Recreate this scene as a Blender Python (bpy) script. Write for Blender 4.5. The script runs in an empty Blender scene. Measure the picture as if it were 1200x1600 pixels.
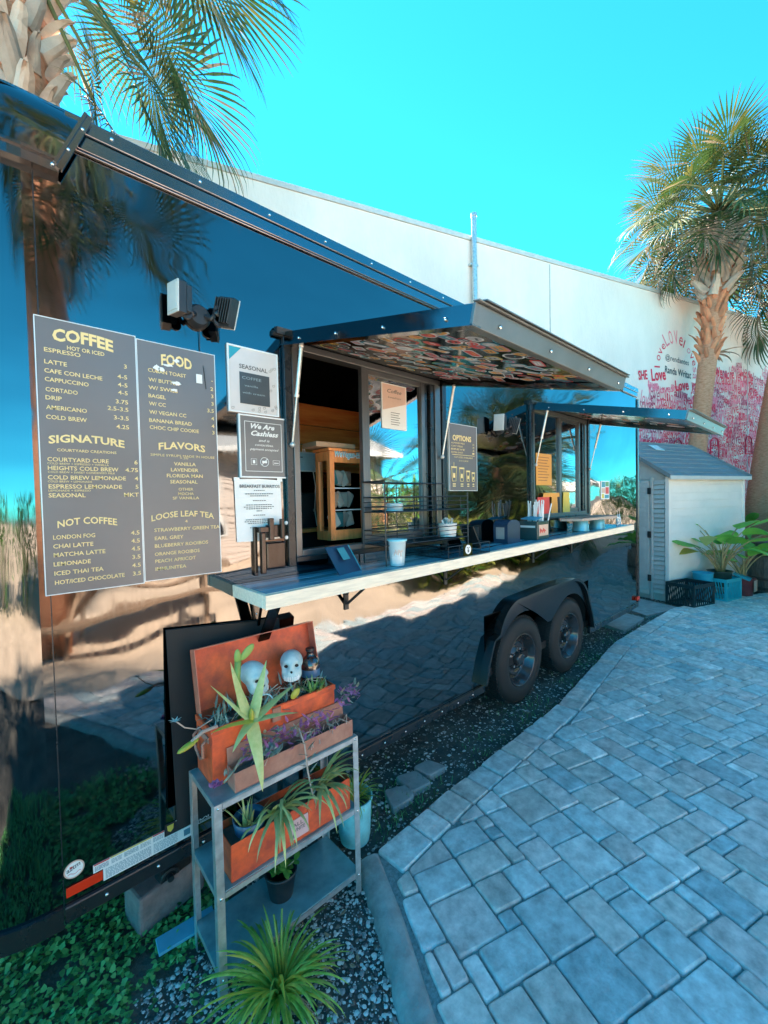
import bpy, bmesh, math, random
from math import sin, cos, pi, radians, sqrt, atan2
from mathutils import Vector, Matrix
R = random.Random(7)
SC = bpy.context.scene
COL = SC.collection
# ------------------------------------------------------------------ camera, sky, sun, exposure
FPX = 650.0
CAM = Vector((0, -1.697, 1.6))
RIGHT = Vector((0.74375677, -0.66810381, -0.02152134)); UP = Vector((0.03442085, 0.00612563, 0.99938865)); FWD = Vector((0.66756354, 0.74404286, -0.02755268))
cd = bpy.data.cameras.new('camera'); cam = bpy.data.objects.new('camera', cd); COL.objects.link(cam)
cd.sensor_fit = 'HORIZONTAL'; cd.sensor_width = 36; cd.lens = FPX / 1200 * 36; cd.clip_start = .02; cd.clip_end = 600
M = Matrix((RIGHT, UP, -FWD)).transposed().to_4x4(); M.translation = CAM; cam.matrix_world = M
SC.camera = cam
SUN_EL, SUN_AZ = radians(52), radians(8)      # azimuth from +y towards +x
w = bpy.data.worlds.new('World'); SC.world = w; w.use_nodes = True
nt = w.node_tree; bg = nt.nodes['Background']
sky = nt.nodes.new('ShaderNodeTexSky'); sky.sky_type = 'NISHITA'; sky.sun_disc = False
sky.sun_elevation = SUN_EL; sky.sun_rotation = SUN_AZ; sky.altitude = 0; sky.air_density = .6; sky.dust_density = 0; sky.ozone_density = 4
tint = nt.nodes.new('ShaderNodeMix'); tint.data_type = 'RGBA'; tint.blend_type = 'MULTIPLY'; tint.inputs[0].default_value = 1
tint.inputs[7].default_value = (.16, 1.12, 1.08, 1)
nt.links.new(sky.outputs[0], tint.inputs[6]); nt.links.new(tint.outputs[2], bg.inputs[0]); bg.inputs[1].default_value = .09
sl = bpy.data.lights.new('sun', 'SUN'); sl.energy = 5.0; sl.angle = radians(.55); sl.color = (1, .87, .72)
so = bpy.data.objects.new('sun', sl); COL.objects.link(so)
sd = Vector((sin(SUN_AZ) * cos(SUN_EL), cos(SUN_AZ) * cos(SUN_EL), sin(SUN_EL)))
so.rotation_euler = sd.to_track_quat('Z', 'Y').to_euler()
SC.view_settings.view_transform = 'Standard'; SC.view_settings.look = 'None'; SC.view_settings.exposure = 2.8; SC.view_settings.gamma = 1
SC.view_settings.use_curve_mapping = False

# ------------------------------------------------------------------ measuring: where a sight line meets a plane of the place
def sight(px, py): return FWD + RIGHT * ((px - 600) / FPX) - UP * ((py - 800) / FPX)
def on_y(px, py, y=0.0):
    d = sight(px, py); return CAM + d * ((y - CAM.y) / d.y)
def on_z(px, py, z=0.0):
    d = sight(px, py); return CAM + d * ((z - CAM.z) / d.z)
def at_d(px, py, dep): return CAM + sight(px, py) * dep

# ------------------------------------------------------------------ mesh helpers
WINV = {}
class MB:
    def __init__(s): s.v = []; s.f = []; s.mi = []
    def add(s, vs, fs, mi=0):
        o = len(s.v); s.v += [Vector(a) for a in vs]; s.f += [tuple(i + o for i in f) for f in fs]; s.mi += [mi] * len(fs); return s
    def box(s, x0, x1, y0, y1, z0, z1, mi=0):
        return s.add([(x0,y0,z0),(x1,y0,z0),(x1,y1,z0),(x0,y1,z0),(x0,y0,z1),(x1,y0,z1),(x1,y1,z1),(x0,y1,z1)],
                     [(0,3,2,1),(4,5,6,7),(0,1,5,4),(1,2,6,5),(2,3,7,6),(3,0,4,7)], mi)
    def obox(s, c, size, rot, mi=0):
        hx, hy, hz = [a / 2 for a in size]; c = Vector(c)
        vs = [c + rot @ Vector(p) for p in ((-hx,-hy,-hz),(hx,-hy,-hz),(hx,hy,-hz),(-hx,hy,-hz),(-hx,-hy,hz),(hx,-hy,hz),(hx,hy,hz),(-hx,hy,hz))]
        return s.add(vs, [(0,3,2,1),(4,5,6,7),(0,1,5,4),(1,2,6,5),(2,3,7,6),(3,0,4,7)], mi)
    def bar(s, a, b, wd, th, up=(0,0,1), mi=0):
        a, b = Vector(a), Vector(b); d = b - a; L = d.length; d.normalize(); u = Vector(up)
        x = d.cross(u)
        if x.length < 1e-4: x = d.cross(Vector((1,0,0)))
        x.normalize(); u = x.cross(d)
        rot = Matrix((d, x, u)).transposed(); return s.obox((a + b) / 2, (L, wd, th), rot, mi)
    def tube(s, pts, r, n=8, mi=0, caps=True):
        pts = [Vector(p) for p in pts]; rs = r if isinstance(r, (list, tuple)) else [r] * len(pts)
        vs = []; fs = []; ref = None
        for i, p in enumerate(pts):
            t = (pts[min(i+1, len(pts)-1)] - pts[max(i-1, 0)]).normalized()
            if ref is None: ref = t.orthogonal().normalized()
            ref = (ref - t * ref.dot(t)).normalized(); b = t.cross(ref)
            for k in range(n):
                a = 2 * pi * k / n; vs.append(p + (ref * cos(a) + b * sin(a)) * rs[i])
        for i in range(len(pts) - 1):
            for k in range(n):
                k2 = (k + 1) % n; fs.append((i*n+k, i*n+k2, (i+1)*n+k2, (i+1)*n+k))
        if caps: fs.append(tuple(range(n))[::-1]); fs.append(tuple((len(pts)-1)*n + k for k in range(n)))
        return s.add(vs, fs, mi)
    def cyl(s, a, b, r0, r1=None, n=14, mi=0): return s.tube([a, b], [r0, r0 if r1 is None else r1], n, mi)
    def lathe(s, c, prof, n=20, mi=0, rot=None, close=True):
        c = Vector(c); vs = []; fs = []
        for r, z in prof:
            for k in range(n):
                a = 2 * pi * k / n; p = Vector((r * cos(a), r * sin(a), z)); vs.append(c + (rot @ p if rot else p))
        for i in range(len(prof) - 1):
            for k in range(n):
                k2 = (k + 1) % n; fs.append((i*n+k, i*n+k2, (i+1)*n+k2, (i+1)*n+k))
        if close: fs.append(tuple(range(n))[::-1]); fs.append(tuple((len(prof)-1)*n + k for k in range(n)))
        return s.add(vs, fs, mi)
    def sph(s, c, r, nu=12, nv=8, rot=None, mi=0):
        c = Vector(c); vs = []; fs = []
        for j in range(nv + 1):
            t = pi * j / nv
            for k in range(nu):
                a = 2 * pi * k / nu; p = Vector((r[0]*sin(t)*cos(a), r[1]*sin(t)*sin(a), r[2]*cos(t))); vs.append(c + (rot @ p if rot else p))
        for j in range(nv):
            for k in range(nu):
                k2 = (k+1) % nu; fs.append((j*nu+k, (j+1)*nu+k, (j+1)*nu+k2, j*nu+k2))
        return s.add(vs, fs, mi)
    def quad(s, a, b, c, d, mi=0): return s.add([a, b, c, d], [(0,1,2,3)], mi)
    def prism(s, pts, off, mi=0):
        """closed outline (3d points) pushed by off"""
        pts = [Vector(p) for p in pts]; n = len(pts); o = Vector(off)
        bm = bmesh.new(); vv = [bm.verts.new(p) for p in pts]; f = bm.faces.new(vv)
        bmesh.ops.triangulate(bm, faces=[f]); bm.verts.index_update(); tr = [tuple(v.index for v in g.verts) for g in bm.faces]; bm.free()
        vs = pts + [p + o for p in pts]; fs = [t for t in tr] + [tuple(i + n for i in t[::-1]) for t in tr]
        fs += [(i, (i+1) % n, (i+1) % n + n, i + n) for i in range(n)]
        return s.add(vs, fs, mi)
    def leaf(s, base, az, el, L, W, droop=1.0, n=6, fold=.25, prof=None, mi=0, twist=0.0):
        p = Vector(base); ths = []; vs = []; fs = []; e = el
        prof = prof or (lambda t: min(1, (t + .12) * 3.2) * (1 - t) ** .6 if t < 1 else 0)
        for i in range(n + 1):
            t = i / n; d = Vector((cos(az)*cos(e), sin(az)*cos(e), sin(e)))
            sd_ = Vector((-sin(az), cos(az), 0)); up_ = d.cross(sd_) * -1
            sd2 = sd_ * cos(twist * t) + up_ * sin(twist * t)
            wv = W * .5 * max(prof(t), .02)
            vs += [p - sd2 * wv + up_ * wv * fold, p.copy(), p + sd2 * wv + up_ * wv * fold]
            p = p + d * (L / n); e -= droop / n * (0.4 + 1.2 * t)
        for i in range(n):
            a = i * 3; fs += [(a, a+1, a+4, a+3), (a+1, a+2, a+5, a+4)]
        return s.add(vs, fs, mi)
    def mesh(s, name, mats, parent=None, smooth=False):
        inv = WINV.get(parent.name) if parent else None
        vs = [inv @ v for v in s.v] if inv else s.v
        me = bpy.data.meshes.new(name); me.from_pydata([tuple(v) for v in vs], [], s.f)
        for m in (mats if isinstance(mats, (list, tuple)) else [mats]): me.materials.append(m)
        if len(me.materials) > 1: me.polygons.foreach_set('material_index', s.mi)
        if smooth: me.polygons.foreach_set('use_smooth', [True] * len(me.polygons))
        me.update(); return me
    def build(s, name, mats, parent=None, smooth=False, bevel=0, auto=None, label=None):
        me = s.mesh(name, mats, parent, smooth or auto)
        o = bpy.data.objects.new(name, me); COL.objects.link(o)
        if parent: o.parent = parent; WINV[o.name] = WINV.get(parent.name)
        if bevel:
            b = o.modifiers.new('bevel', 'BEVEL'); b.width = bevel; b.segments = 2; b.limit_method = 'ANGLE'; b.angle_limit = radians(40)
        if auto:
            me.update(); me.set_sharp_from_angle(angle=radians(35))
        if label: o['label'] = label
        return o
def thing(name, label, cat, loc=(0,0,0), rotz=0, group=None):
    o = bpy.data.objects.new(name, None); COL.objects.link(o); o.empty_display_size = .05
    o.location = loc; o.rotation_euler = (0, 0, rotz)
    WINV[o.name] = (Matrix.Translation(Vector(loc)) @ Matrix.Rotation(rotz, 4, 'Z')).inverted()
    o['label'] = label; o['category'] = cat
    if group: o['group'] = group
    return o
def tag(o, label, cat, group=None):
    o['label'] = label; o['category'] = cat
    if group: o['group'] = group
    return o
def setting(o, kind='structure'): o['kind'] = kind; return o
def inst(name, me, parent, mw):
    """another copy of a piece: mw is its world matrix"""
    o = bpy.data.objects.new(name, me); COL.objects.link(o)
    if parent: o.parent = parent; o.matrix_basis = WINV[parent.name] @ mw; WINV[o.name] = WINV[parent.name]
    else: o.matrix_basis = mw
    return o
# ------------------------------------------------------------------ materials
def newmat(name):
    m = bpy.data.materials.new(name); m.use_nodes = True; return m, m.node_tree, m.node_tree.nodes['Principled BSDF']
def mat(name, col, rough=.6, metal=0.0, var=.12, vs=8.0, bump=0.0, bs=40.0, rnd=0.0, col2=None, spec=None, coat=0, stretch=None, detail=5):
    m, t, b = newmat(name); N = t.nodes.new; Lk = t.links.new
    tc = N('ShaderNodeTexCoord'); src = tc.outputs['Object']
    if stretch:
        mp = N('ShaderNodeMapping'); mp.inputs['Scale'].default_value = stretch; Lk(src, mp.inputs[0]); src = mp.outputs[0]
    oi = N('ShaderNodeObjectInfo')
    ad = N('ShaderNodeVectorMath'); ad.operation = 'MULTIPLY_ADD'; cx = N('ShaderNodeCombineXYZ')
    Lk(oi.outputs['Random'], cx.inputs[0]); Lk(oi.outputs['Random'], cx.inputs[1])
    ad.inputs[1].default_value = (37, 37, 37); Lk(cx.outputs[0], ad.inputs[0]); Lk(src, ad.inputs[2]); src = ad.outputs[0]
    nz = N('ShaderNodeTexNoise'); nz.inputs['Scale'].default_value = vs; nz.inputs['Detail'].default_value = detail; nz.inputs['Roughness'].default_value = .62; Lk(src, nz.inputs['Vector'])
    cr = N('ShaderNodeValToRGB'); cr.color_ramp.elements[0].position = .32; cr.color_ramp.elements[1].position = .68
    c2 = col2 or tuple(min(1, c * (1 + var)) for c in col); c1 = tuple(c * (1 - var) for c in col) if not col2 else col
    cr.color_ramp.elements[0].color = (*c1, 1); cr.color_ramp.elements[1].color = (*c2, 1); Lk(nz.outputs['Fac'], cr.inputs[0])
    out = cr.outputs[0]
    if rnd:
        hs = N('ShaderNodeHueSaturation'); ma = N('ShaderNodeMapRange'); ma.inputs[3].default_value = 1 - rnd; ma.inputs[4].default_value = 1 + rnd
        Lk(oi.outputs['Random'], ma.inputs[0]); Lk(ma.outputs[0], hs.inputs['Value']); Lk(out, hs.inputs['Color']); out = hs.outputs[0]
    Lk(out, b.inputs['Base Color']); b.inputs['Roughness'].default_value = rough; b.inputs['Metallic'].default_value = metal
    if rough > .15:
        mr = N('ShaderNodeMapRange'); mr.inputs[3].default_value = rough * .82; mr.inputs[4].default_value = min(1, rough * 1.15); Lk(nz.outputs['Fac'], mr.inputs[0]); Lk(mr.outputs[0], b.inputs['Roughness'])
    if spec is not None: b.inputs['Specular IOR Level'].default_value = spec
    if coat: b.inputs['Coat Weight'].default_value = coat; b.inputs['Coat Roughness'].default_value = .05
    if bump:
        n2 = N('ShaderNodeTexNoise'); n2.inputs['Scale'].default_value = bs; n2.inputs['Detail'].default_value = 6; Lk(src, n2.inputs['Vector'])
        bp = N('ShaderNodeBump'); bp.inputs['Distance'].default_value = bump; bp.inputs['Strength'].default_value = 1; Lk(n2.outputs['Fac'], bp.inputs['Height']); Lk(bp.outputs[0], b.inputs['Normal'])
    return m
def leafmat(name, col, col2=None, trans=.3, rough=.45, vs=14, rnd=.12):
    m = mat(name, col, rough, var=.3, vs=vs, col2=col2, rnd=rnd)
    t = m.node_tree; b = t.nodes['Principled BSDF']; o = t.nodes['Material Output']
    tr = t.nodes.new('ShaderNodeBsdfTranslucent'); mx = t.nodes.new('ShaderNodeMixShader'); mx.inputs[0].default_value = trans
    src = b.inputs['Base Color'].links[0].from_socket; t.links.new(src, tr.inputs[0])
    t.links.new(b.outputs[0], mx.inputs[1]); t.links.new(tr.outputs[0], mx.inputs[2]); t.links.new(mx.outputs[0], o.inputs[0]); return m
def mirrorpaint(name, col, rough, waves, metal=1.0):
    """polished panel whose thin sheet is not flat: the sheet's own waviness is a bump"""
    m, t, b = newmat(name); N = t.nodes.new; Lk = t.links.new
    tc = N('ShaderNodeTexCoord'); last = None
    for (sc, dist, st) in waves:
        mp = N('ShaderNodeMapping'); mp.inputs['Scale'].default_value = st; Lk(tc.outputs['Object'], mp.inputs[0])
        nz = N('ShaderNodeTexNoise'); nz.inputs['Scale'].default_value = sc; nz.inputs['Detail'].default_value = .6; Lk(mp.outputs[0], nz.inputs['Vector'])
        bp = N('ShaderNodeBump'); bp.inputs['Distance'].default_value = dist; Lk(nz.outputs['Fac'], bp.inputs['Height'])
        if last: Lk(last.outputs[0], bp.inputs['Normal'])
        last = bp
    if last: Lk(last.outputs[0], b.inputs['Normal'])
    # faint dust streaks
    nz = N('ShaderNodeTexNoise'); mp = N('ShaderNodeMapping'); mp.inputs['Scale'].default_value = (14, 14, 1.5); Lk(tc.outputs['Object'], mp.inputs[0]); Lk(mp.outputs[0], nz.inputs['Vector']); nz.inputs['Detail'].default_value = 6
    mr = N('ShaderNodeMapRange'); mr.inputs[1].default_value = .35; mr.inputs[2].default_value = .8; mr.inputs[3].default_value = rough; mr.inputs[4].default_value = rough + .07
    Lk(nz.outputs['Fac'], mr.inputs[0]); Lk(mr.outputs[0], b.inputs['Roughness'])
    b.inputs['Base Color'].default_value = (*col, 1); b.inputs['Metallic'].default_value = metal
    return m
PAINT = mirrorpaint('trailer_black_gloss', (.165, .168, .172), .02, [(1.1, .020, (1, 1, 1.6)), (4.5, .0022, (1, 1, 1.3))])
GLASS = mirrorpaint('window_tinted_glass', (.4, .4, .41), .01, [(1.5, .003, (1, 1, 1))])
TRIM = mat('trim_black', (.035, .04, .045), .28, metal=.55, var=.15, spec=.7)
MTRIM = mat('trim_satin', (.16, .165, .17), .38, metal=.8, var=.1)
BLACK = mat('black_powder_coat', (.02, .022, .024), .42, var=.25)
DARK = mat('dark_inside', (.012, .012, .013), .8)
RUBBER = mat('rubber', (.010, .012, .013), .72, var=.25, vs=20, bump=.0006, bs=120)
RIM = mat('rim_black', (.07, .07, .075), .16, metal=.6)
STEEL = mat('galvanised_steel', (.62, .62, .60), .38, metal=.75, var=.18, vs=30)
CHROME = mat('bolt_steel', (.75, .75, .74), .25, metal=1)
SHELF = mat('shelf_sheet', (.20, .36, .38), .36, metal=.35, var=.3, vs=9, bump=.0004, bs=60)
CONC = mat('kerb_concrete', (.36, .36, .34), .9, var=.28, vs=12, bump=.006, bs=35)
WALLM = mat('building_stucco', (.84, .72, .65), .92, var=.12, vs=.7, bump=.006, bs=30, detail=9, stretch=(1,1,.45))
SOIL = mat('soil', (.11, .10, .085), .95, var=.45, vs=5, bump=.01, bs=40)
SAND = mat('joint_sand', (.24, .29, .29), .95, var=.35, vs=60, bump=.003, bs=200)
YARD = mat('yard_sand', (.60, .46, .34), .95, var=.18, vs=1.4, bump=.01, bs=12)
WOODW = mat('counter_edge_wood', (.86, .74, .58), .6, var=.12, vs=7, stretch=(1.5, 14, 14), bump=.0005, bs=60)
WOODT = mat('counter_top_skylit_board', (.10, .34, .44), .22, var=.22, vs=6, stretch=(1, 14, 14), rnd=.35)  # blue of the sky light is put into the top boards' colour
ORWOOD = mat('varnished_pine', (.95, .36, .10), .4, col2=(.75, .17, .04), vs=3.5, stretch=(1, 9, 9), detail=7)
CABWOOD = mat('cabinet_wood', (.75, .26, .08), .4, var=.2, vs=6, stretch=(9, 9, 1.2))
REDBOX = mat('rusty_orange_enamel', (.92, .13, .03), .5, col2=(.42, .06, .03), vs=14, bump=.0006, bs=60, detail=9)
REDBOX2 = mat('faded_orange_enamel', (.66, .19, .11), .55, col2=(.45, .13, .08), vs=18, bump=.0006, bs=60, detail=9)
RUST = mat('rusty_tray', (.30, .12, .085), .75, col2=(.46, .22, .15), vs=16, bump=.001, bs=60)
WHITE = mat('white_print', (.8, .8, .78), .5, var=.02)
CREAM = mat('cream_print', (.83, .62, .27), .5, var=.04)
BOARD = mat('menu_board_grey', (.155, .145, .145), .25, var=.06, vs=3)
PAPER = mat('paper', (.78, .78, .76), .5, var=.03)
GREYTXT = mat('grey_print', (.12, .12, .12), .6)
TEALP = mat('teal_print', (.02, .32, .42), .5)
CLEARF = mat('acrylic_edge', (.75, .78, .78), .15, var=.03, spec=.8)
DRED = mat('reflector_red', (.75, .035, .01), .18, var=.1)
def hexc(r, g, b, name, rough=.5): return mat(name, (r, g, b), rough, var=.06)
COLS = [hexc(.72,.72,.68,'sticker_white'), hexc(.62,.05,.04,'sticker_red'), hexc(.05,.28,.35,'sticker_teal'), hexc(.7,.32,.05,'sticker_orange'), hexc(.02,.02,.025,'sticker_black'),
        hexc(.45,.45,.43,'sticker_grey'), hexc(.62,.42,.33,'sticker_tan'), hexc(.65,.5,.08,'sticker_yellow'), hexc(.6,.25,.3,'sticker_pink'), hexc(.12,.3,.12,'sticker_green')]
# ------------------------------------------------------------------ lettering
_tc = {}
def glyphs(s, bold=0.0, shear=0.0):
    k = (s, bold, shear)
    if k in _tc: return _tc[k]
    cu = bpy.data.curves.new('t', 'FONT'); cu.body = s; cu.size = 1; cu.resolution_u = 2; cu.offset = bold; cu.shear = shear
    o = bpy.data.objects.new('t', cu); COL.objects.link(o)
    me = o.to_mesh(); vs = [(v.co.x, v.co.y) for v in me.vertices]; fs = [tuple(p.vertices) for p in me.polygons]
    o.to_mesh_clear(); bpy.data.objects.remove(o); bpy.data.curves.remove(cu)
    _tc[k] = (vs, fs); return vs, fs
def put_text(mb, s, org, ex, ez, width, height, bold=.012, arc=0.0, mi=0, align='L', shear=0, capmax=None):
    """flat letters: org = left end of the baseline, ex/ez unit vectors, width and cap height in metres"""
    vs, fs = glyphs(s, bold, shear)
    if not vs: return
    x0 = min(v[0] for v in vs); x1 = max(v[0] for v in vs); cap = .73
    sx = width / max(x1 - x0, 1e-5) if width else height / cap
    sz = height / cap; org, ex, ez = Vector(org), Vector(ex), Vector(ez)
    wd = (x1 - x0) * sx; ox = 0 if align == 'L' else (-wd if align == 'R' else -wd / 2)
    out = []
    for v in vs:
        u = (v[0] - x0) * sx; t = u / wd if wd else 0
        out.append(org + ex * (u + ox) + ez * (v[1] * sz + arc * (1 - (2*t-1)**2)))
    mb.add(out, fs, mi)

# ================================================================== GROUND AND PAVING
g = MB(); g.quad((-90,-90,-.055), (110,-90,-.055), (110,90,-.055), (-90,90,-.055)); setting(g.build('ground', SOIL))
yd = MB(); yd.quad((-40,-60,-.03), (60,-60,-.03), (60,-2.9,-.03), (-40,-2.9,-.03)); setting(yd.build('sandy_yard', YARD))
EDGE = [(1.19,-.27), (1.75,-.235), (3.1,-.21), (4.9,.0), (6.9,-.06), (8.0,-.42), (9.3,-1.0), (14,-2.45)]
LEFT = [(1.19,-.27), (1.07,-.56), (.93,-.84), (.62,-1.5), (.1,-2.9)]
def seg_top(x):
    for a, b in zip(EDGE, EDGE[1:]):
        if x <= b[0] or b is EDGE[-1]: return a, b
def seg_left(y):
    for a, b in zip(LEFT, LEFT[1:]):
        if y >= b[1] or b is LEFT[-1]: return a, b
def hp(a, b, off):     # half plane to the right of a->b, shifted by off ; returns (n, d): keep n.p >= d
    dx, dy = b[0]-a[0], b[1]-a[1]; L = math.hypot(dx, dy); n = (dy/L, -dx/L); return n, n[0]*a[0] + n[1]*a[1] + off
def clip(poly, n, d):
    out = []
    for i in range(len(poly)):
        p, q = poly[i], poly[(i+1) % len(poly)]; sp = n[0]*p[0]+n[1]*p[1]-d; sq = n[0]*q[0]+n[1]*q[1]-d
        if sp >= 0: out.append(p)
        if (sp > 0) != (sq > 0) and abs(sp - sq) > 1e-9:
            t = sp / (sp - sq); out.append((p[0] + (q[0]-p[0])*t, p[1] + (q[1]-p[1])*t))
    return out
def parea(p): return abs(sum(p[i][0]*p[(i+1)%len(p)][1] - p[(i+1)%len(p)][0]*p[i][1] for i in range(len(p)))) / 2
def roundpoly(p, r):
    out = []
    n = len(p)
    for i in range(n):
        a, b, c = Vector(p[i-1]), Vector(p[i]), Vector(p[(i+1) % n]); u = (a-b); v = (c-b)
        if u.length < 1e-4 or v.length < 1e-4: continue
        rr = min(r, u.length*.35, v.length*.35); out.append(b + u.normalized()*rr)
        if n <= 5: out.append(b + (u.normalized()+v.normalized())*rr*.3)
        out.append(b + v.normalized()*rr)
    return out
def inset(p, d):
    c = sum(p, Vector((0,0))) / len(p); return [q + (c - q).normalized() * d for q in p]
PAV = []      # outlines
a18 = radians(-18); ux, uy = (cos(a18), sin(a18)), (-sin(a18), cos(a18)); U = .0715
W_, H_ = 222, 93; occ = [[0]*W_ for _ in range(H_)]; O = (-.3, -2.6)
for j in range(H_):
    for i in range(W_):
        if occ[j][i]: continue
        opts = [(3,2),(2,3),(3,3),(2,2),(3,2),(2,3),(3,3),(2,2),(2,1),(1,2)]; R.shuffle(opts); opts += [(2,2),(2,1),(1,2),(1,1)]
        for (a, b) in opts:
            if (a, b) in ((2,1),(1,2)) and R.random() < .6: continue
            if i + a <= W_ and j + b <= H_ and not any(occ[j+q][i+p] for p in range(a) for q in range(b)): break
        for p in range(a):
            for q in range(b):
                if i+p < W_ and j+q < H_: occ[j+q][i+p] = 1
        gp = .0032
        pts = [(i+gp/U, j+gp/U), (i+a-gp/U, j+gp/U), (i+a-gp/U, j+b-gp/U), (i+gp/U, j+b-gp/U)]
        pts = [(O[0] + ux[0]*x*U + uy[0]*y*U + R.uniform(-.003,.003), O[1] + ux[1]*x*U + uy[1]*y*U + R.uniform(-.003,.003)) for x, y in pts]
        cx = sum(p[0] for p in pts)/4; cy = sum(p[1] for p in pts)/4
        if cy < -3.0 or cx < 0 or cx > 14 or (cx < 1.3 and cy > -.1): continue
        for (s0, s1) in zip(EDGE, EDGE[1:]):
            if s0[0]-.3 <= cx <= s1[0]+.3: n, d = hp(s0, s1, .165); pts = clip(pts, n, d)
            if not pts: break
        for (s0, s1) in zip(LEFT, LEFT[1:]):
            if pts and s1[1]-.25 <= cy <= s0[1]+.25: n, d = hp(s1, s0, .02 if cy > -2.9 else 0); pts = clip(pts, n, d)
        if len(pts) >= 3 and parea(pts) > .0012: PAV.append(pts)
# soldier course along the edge
for k, (s0, s1) in enumerate(zip(EDGE, EDGE[1:])):
    L = math.hypot(s1[0]-s0[0], s1[1]-s0[1]); dx, dy = (s1[0]-s0[0])/L, (s1[1]-s0[1])/L; nx, ny = dy, -dx; t = 0.004
    while t < L - .03:
        wd = R.choice([.15, .16, .22, .11, .15]); wd = min(wd, L - t)
        if L - t - wd < .05: wd = L - t
        jt = lambda: R.uniform(-.004, .004)
        P0 = [(t+.004, .0+jt()), (t+wd-.004, .0+jt()), (t+wd-.004, .157+jt()), (t+.004, .157+jt())]
        PAV.append([(s0[0]+dx*a+nx*b, s0[1]+dy*a+ny*b) for a, b in P0]); t += wd
PM = [mat('paver_rose', (.66,.57,.53), .88, var=.34, vs=16, bump=.0032, bs=90, rnd=.12, detail=9), mat('paver_grey', (.54,.59,.58), .88, var=.34, vs=16, bump=.0032, bs=90, rnd=.12, detail=9),
      mat('paver_charcoal', (.42,.51,.52), .88, var=.34, vs=16, bump=.0032, bs=90, rnd=.12, detail=9), mat('paver_pale', (.74,.70,.66), .88, var=.34, vs=16, bump=.0032, bs=90, rnd=.12, detail=9),
      mat('paver_tan', (.63,.56,.51), .88, var=.34, vs=16, bump=.0032, bs=90, rnd=.12, detail=9)]
paving = MB(); paving.prism([(x, y, -.016) for x, y in EDGE + [(14,-3.1)] + LEFT[::-1][:-1]], (0,0,-.05))
paving = setting(paving.build('paving', SAND)); WINV['paving'] = Matrix.Identity(4)
def score(p):
    cx = sum(q[0] for q in p)/len(p); cy = sum(q[1] for q in p)/len(p); d = Vector((cx, cy, 0)) - CAM; z = d.dot(FWD)
    if z < .2: return 0
    px = 600 + FPX*d.dot(RIGHT)/z; py = 800 - FPX*d.dot(UP)/z
    if px < -30 or px > 1230 or py > 1640 or py < 800: return 0
    return parea(p) * 1.6 / z**3
PAV.sort(key=score, reverse=True)
def paver(mb, p, mi=0):
    r = roundpoly(p, .010); tz = R.uniform(-.003, .002); sx, sy = R.uniform(-.012,.012), R.uniform(-.012,.012)
    c = sum(r, Vector((0,0))) / len(r); n = len(r); vs = []
    for ins, z in ((0, -.04), (0, -.008), (.0035, -.0025), (.009, 0)):
        vs += [(q.x, q.y, z + tz + (q.x-c.x)*sx + (q.y-c.y)*sy) for q in inset(r, ins)]
    fs = [(a*n+i, a*n+(i+1)%n, (a+1)*n+(i+1)%n, (a+1)*n+i) for a in range(3) for i in range(n)] + [tuple(3*n+i for i in range(n))]
    # make winding up
    s = sum(r[i].x*r[(i+1)%n].y - r[(i+1)%n].x*r[i].y for i in range(n))
    if s < 0: fs = [f[::-1] for f in fs]
    mb.add(vs, fs, mi)
far = MB()
for k, p in enumerate(PAV):
    mi = R.choices(range(5), [3,3,1.3,1.4,2.4])[0]
    if k < 298: b = MB(); paver(b, p); b.build('paver', PM[mi], paving, smooth=False)
    else: paver(far, p, mi)
fo = far.build('far_pavers', PM, paving); fo['kind'] = 'stuff'
# concrete kerb along the left edge of the paving
kb = MB(); kl = LEFT; n = 60; ring = []
tot = [0]
for a, b in zip(kl, kl[1:]): tot.append(tot[-1] + math.hypot(b[0]-a[0], b[1]-a[1]))
def along(t):
    for i in range(len(kl)-1):
        if t <= tot[i+1] or i == len(kl)-2:
            f = (t - tot[i])/(tot[i+1]-tot[i]); a, b = kl[i], kl[i+1]; return Vector((a[0]+(b[0]-a[0])*f, a[1]+(b[1]-a[1])*f, 0)), Vector((b[0]-a[0], b[1]-a[1], 0)).normalized()
vs = []; fs = []
for i in range(n+1):
    p, d = along(tot[-1]*i/n); nn = Vector((d.y, -d.x, 0)); j = lambda s=.006: R.uniform(-s, s)
    prof = [(-.006, -.06), (-.004, -.012), (.012+j(), -.004+j(.003)), (.045+j(), -.006+j(.004)), (.078+j(), -.014+j(.005)), (.098+j(), -.035+j()), (.105, -.09)]
    vs += [p + nn*a + Vector((0,0,z)) for a, z in prof]
for i in range(n):
    for k in range(6): fs.append((i*7+k, i*7+k+1, (i+1)*7+k+1, (i+1)*7+k))
kb.add(vs, fs); setting(kb.build('kerb', CONC, smooth=True))

# ================================================================== BUILDING BEHIND
bw = radians(18); BD = Vector((cos(bw), -sin(bw), 0)); BN = Vector((-sin(bw), -cos(bw), 0)); B0 = Vector((5, 3, 0))   # BN faces the yard
def bpt(u, z, out=0): return B0 + BD*u + Vector((0,0,z)) + BN*out
bt = thing('building', 'long windowless pale stucco building wall rising behind the black trailer', 'building', B0)
b = MB(); b.prism([bpt(-12,-.05), bpt(24,-.05), bpt(24,6.03), bpt(-12,6.03)], -BN*7); b.build('wall', WALLM, bt)
b = MB(); b.prism([bpt(-12.02,6.033,.02), bpt(24.02,6.033,.02), bpt(24.02,6.11,.02), bpt(-12.02,6.11,.02)], -BN*.35); b.build('parapet_cap', mat('cap_metal', (.55,.54,.52), .5, var=.1), bt)
b = MB(); q = on_y(738,455,2.55); b.cyl(bpt(1.12,4.4,.07), bpt(1.12,6.42,.07), .045, n=12); b.cyl(bpt(1.12,6.40,.07), bpt(1.12,6.45,.07), .055, n=12)
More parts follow.
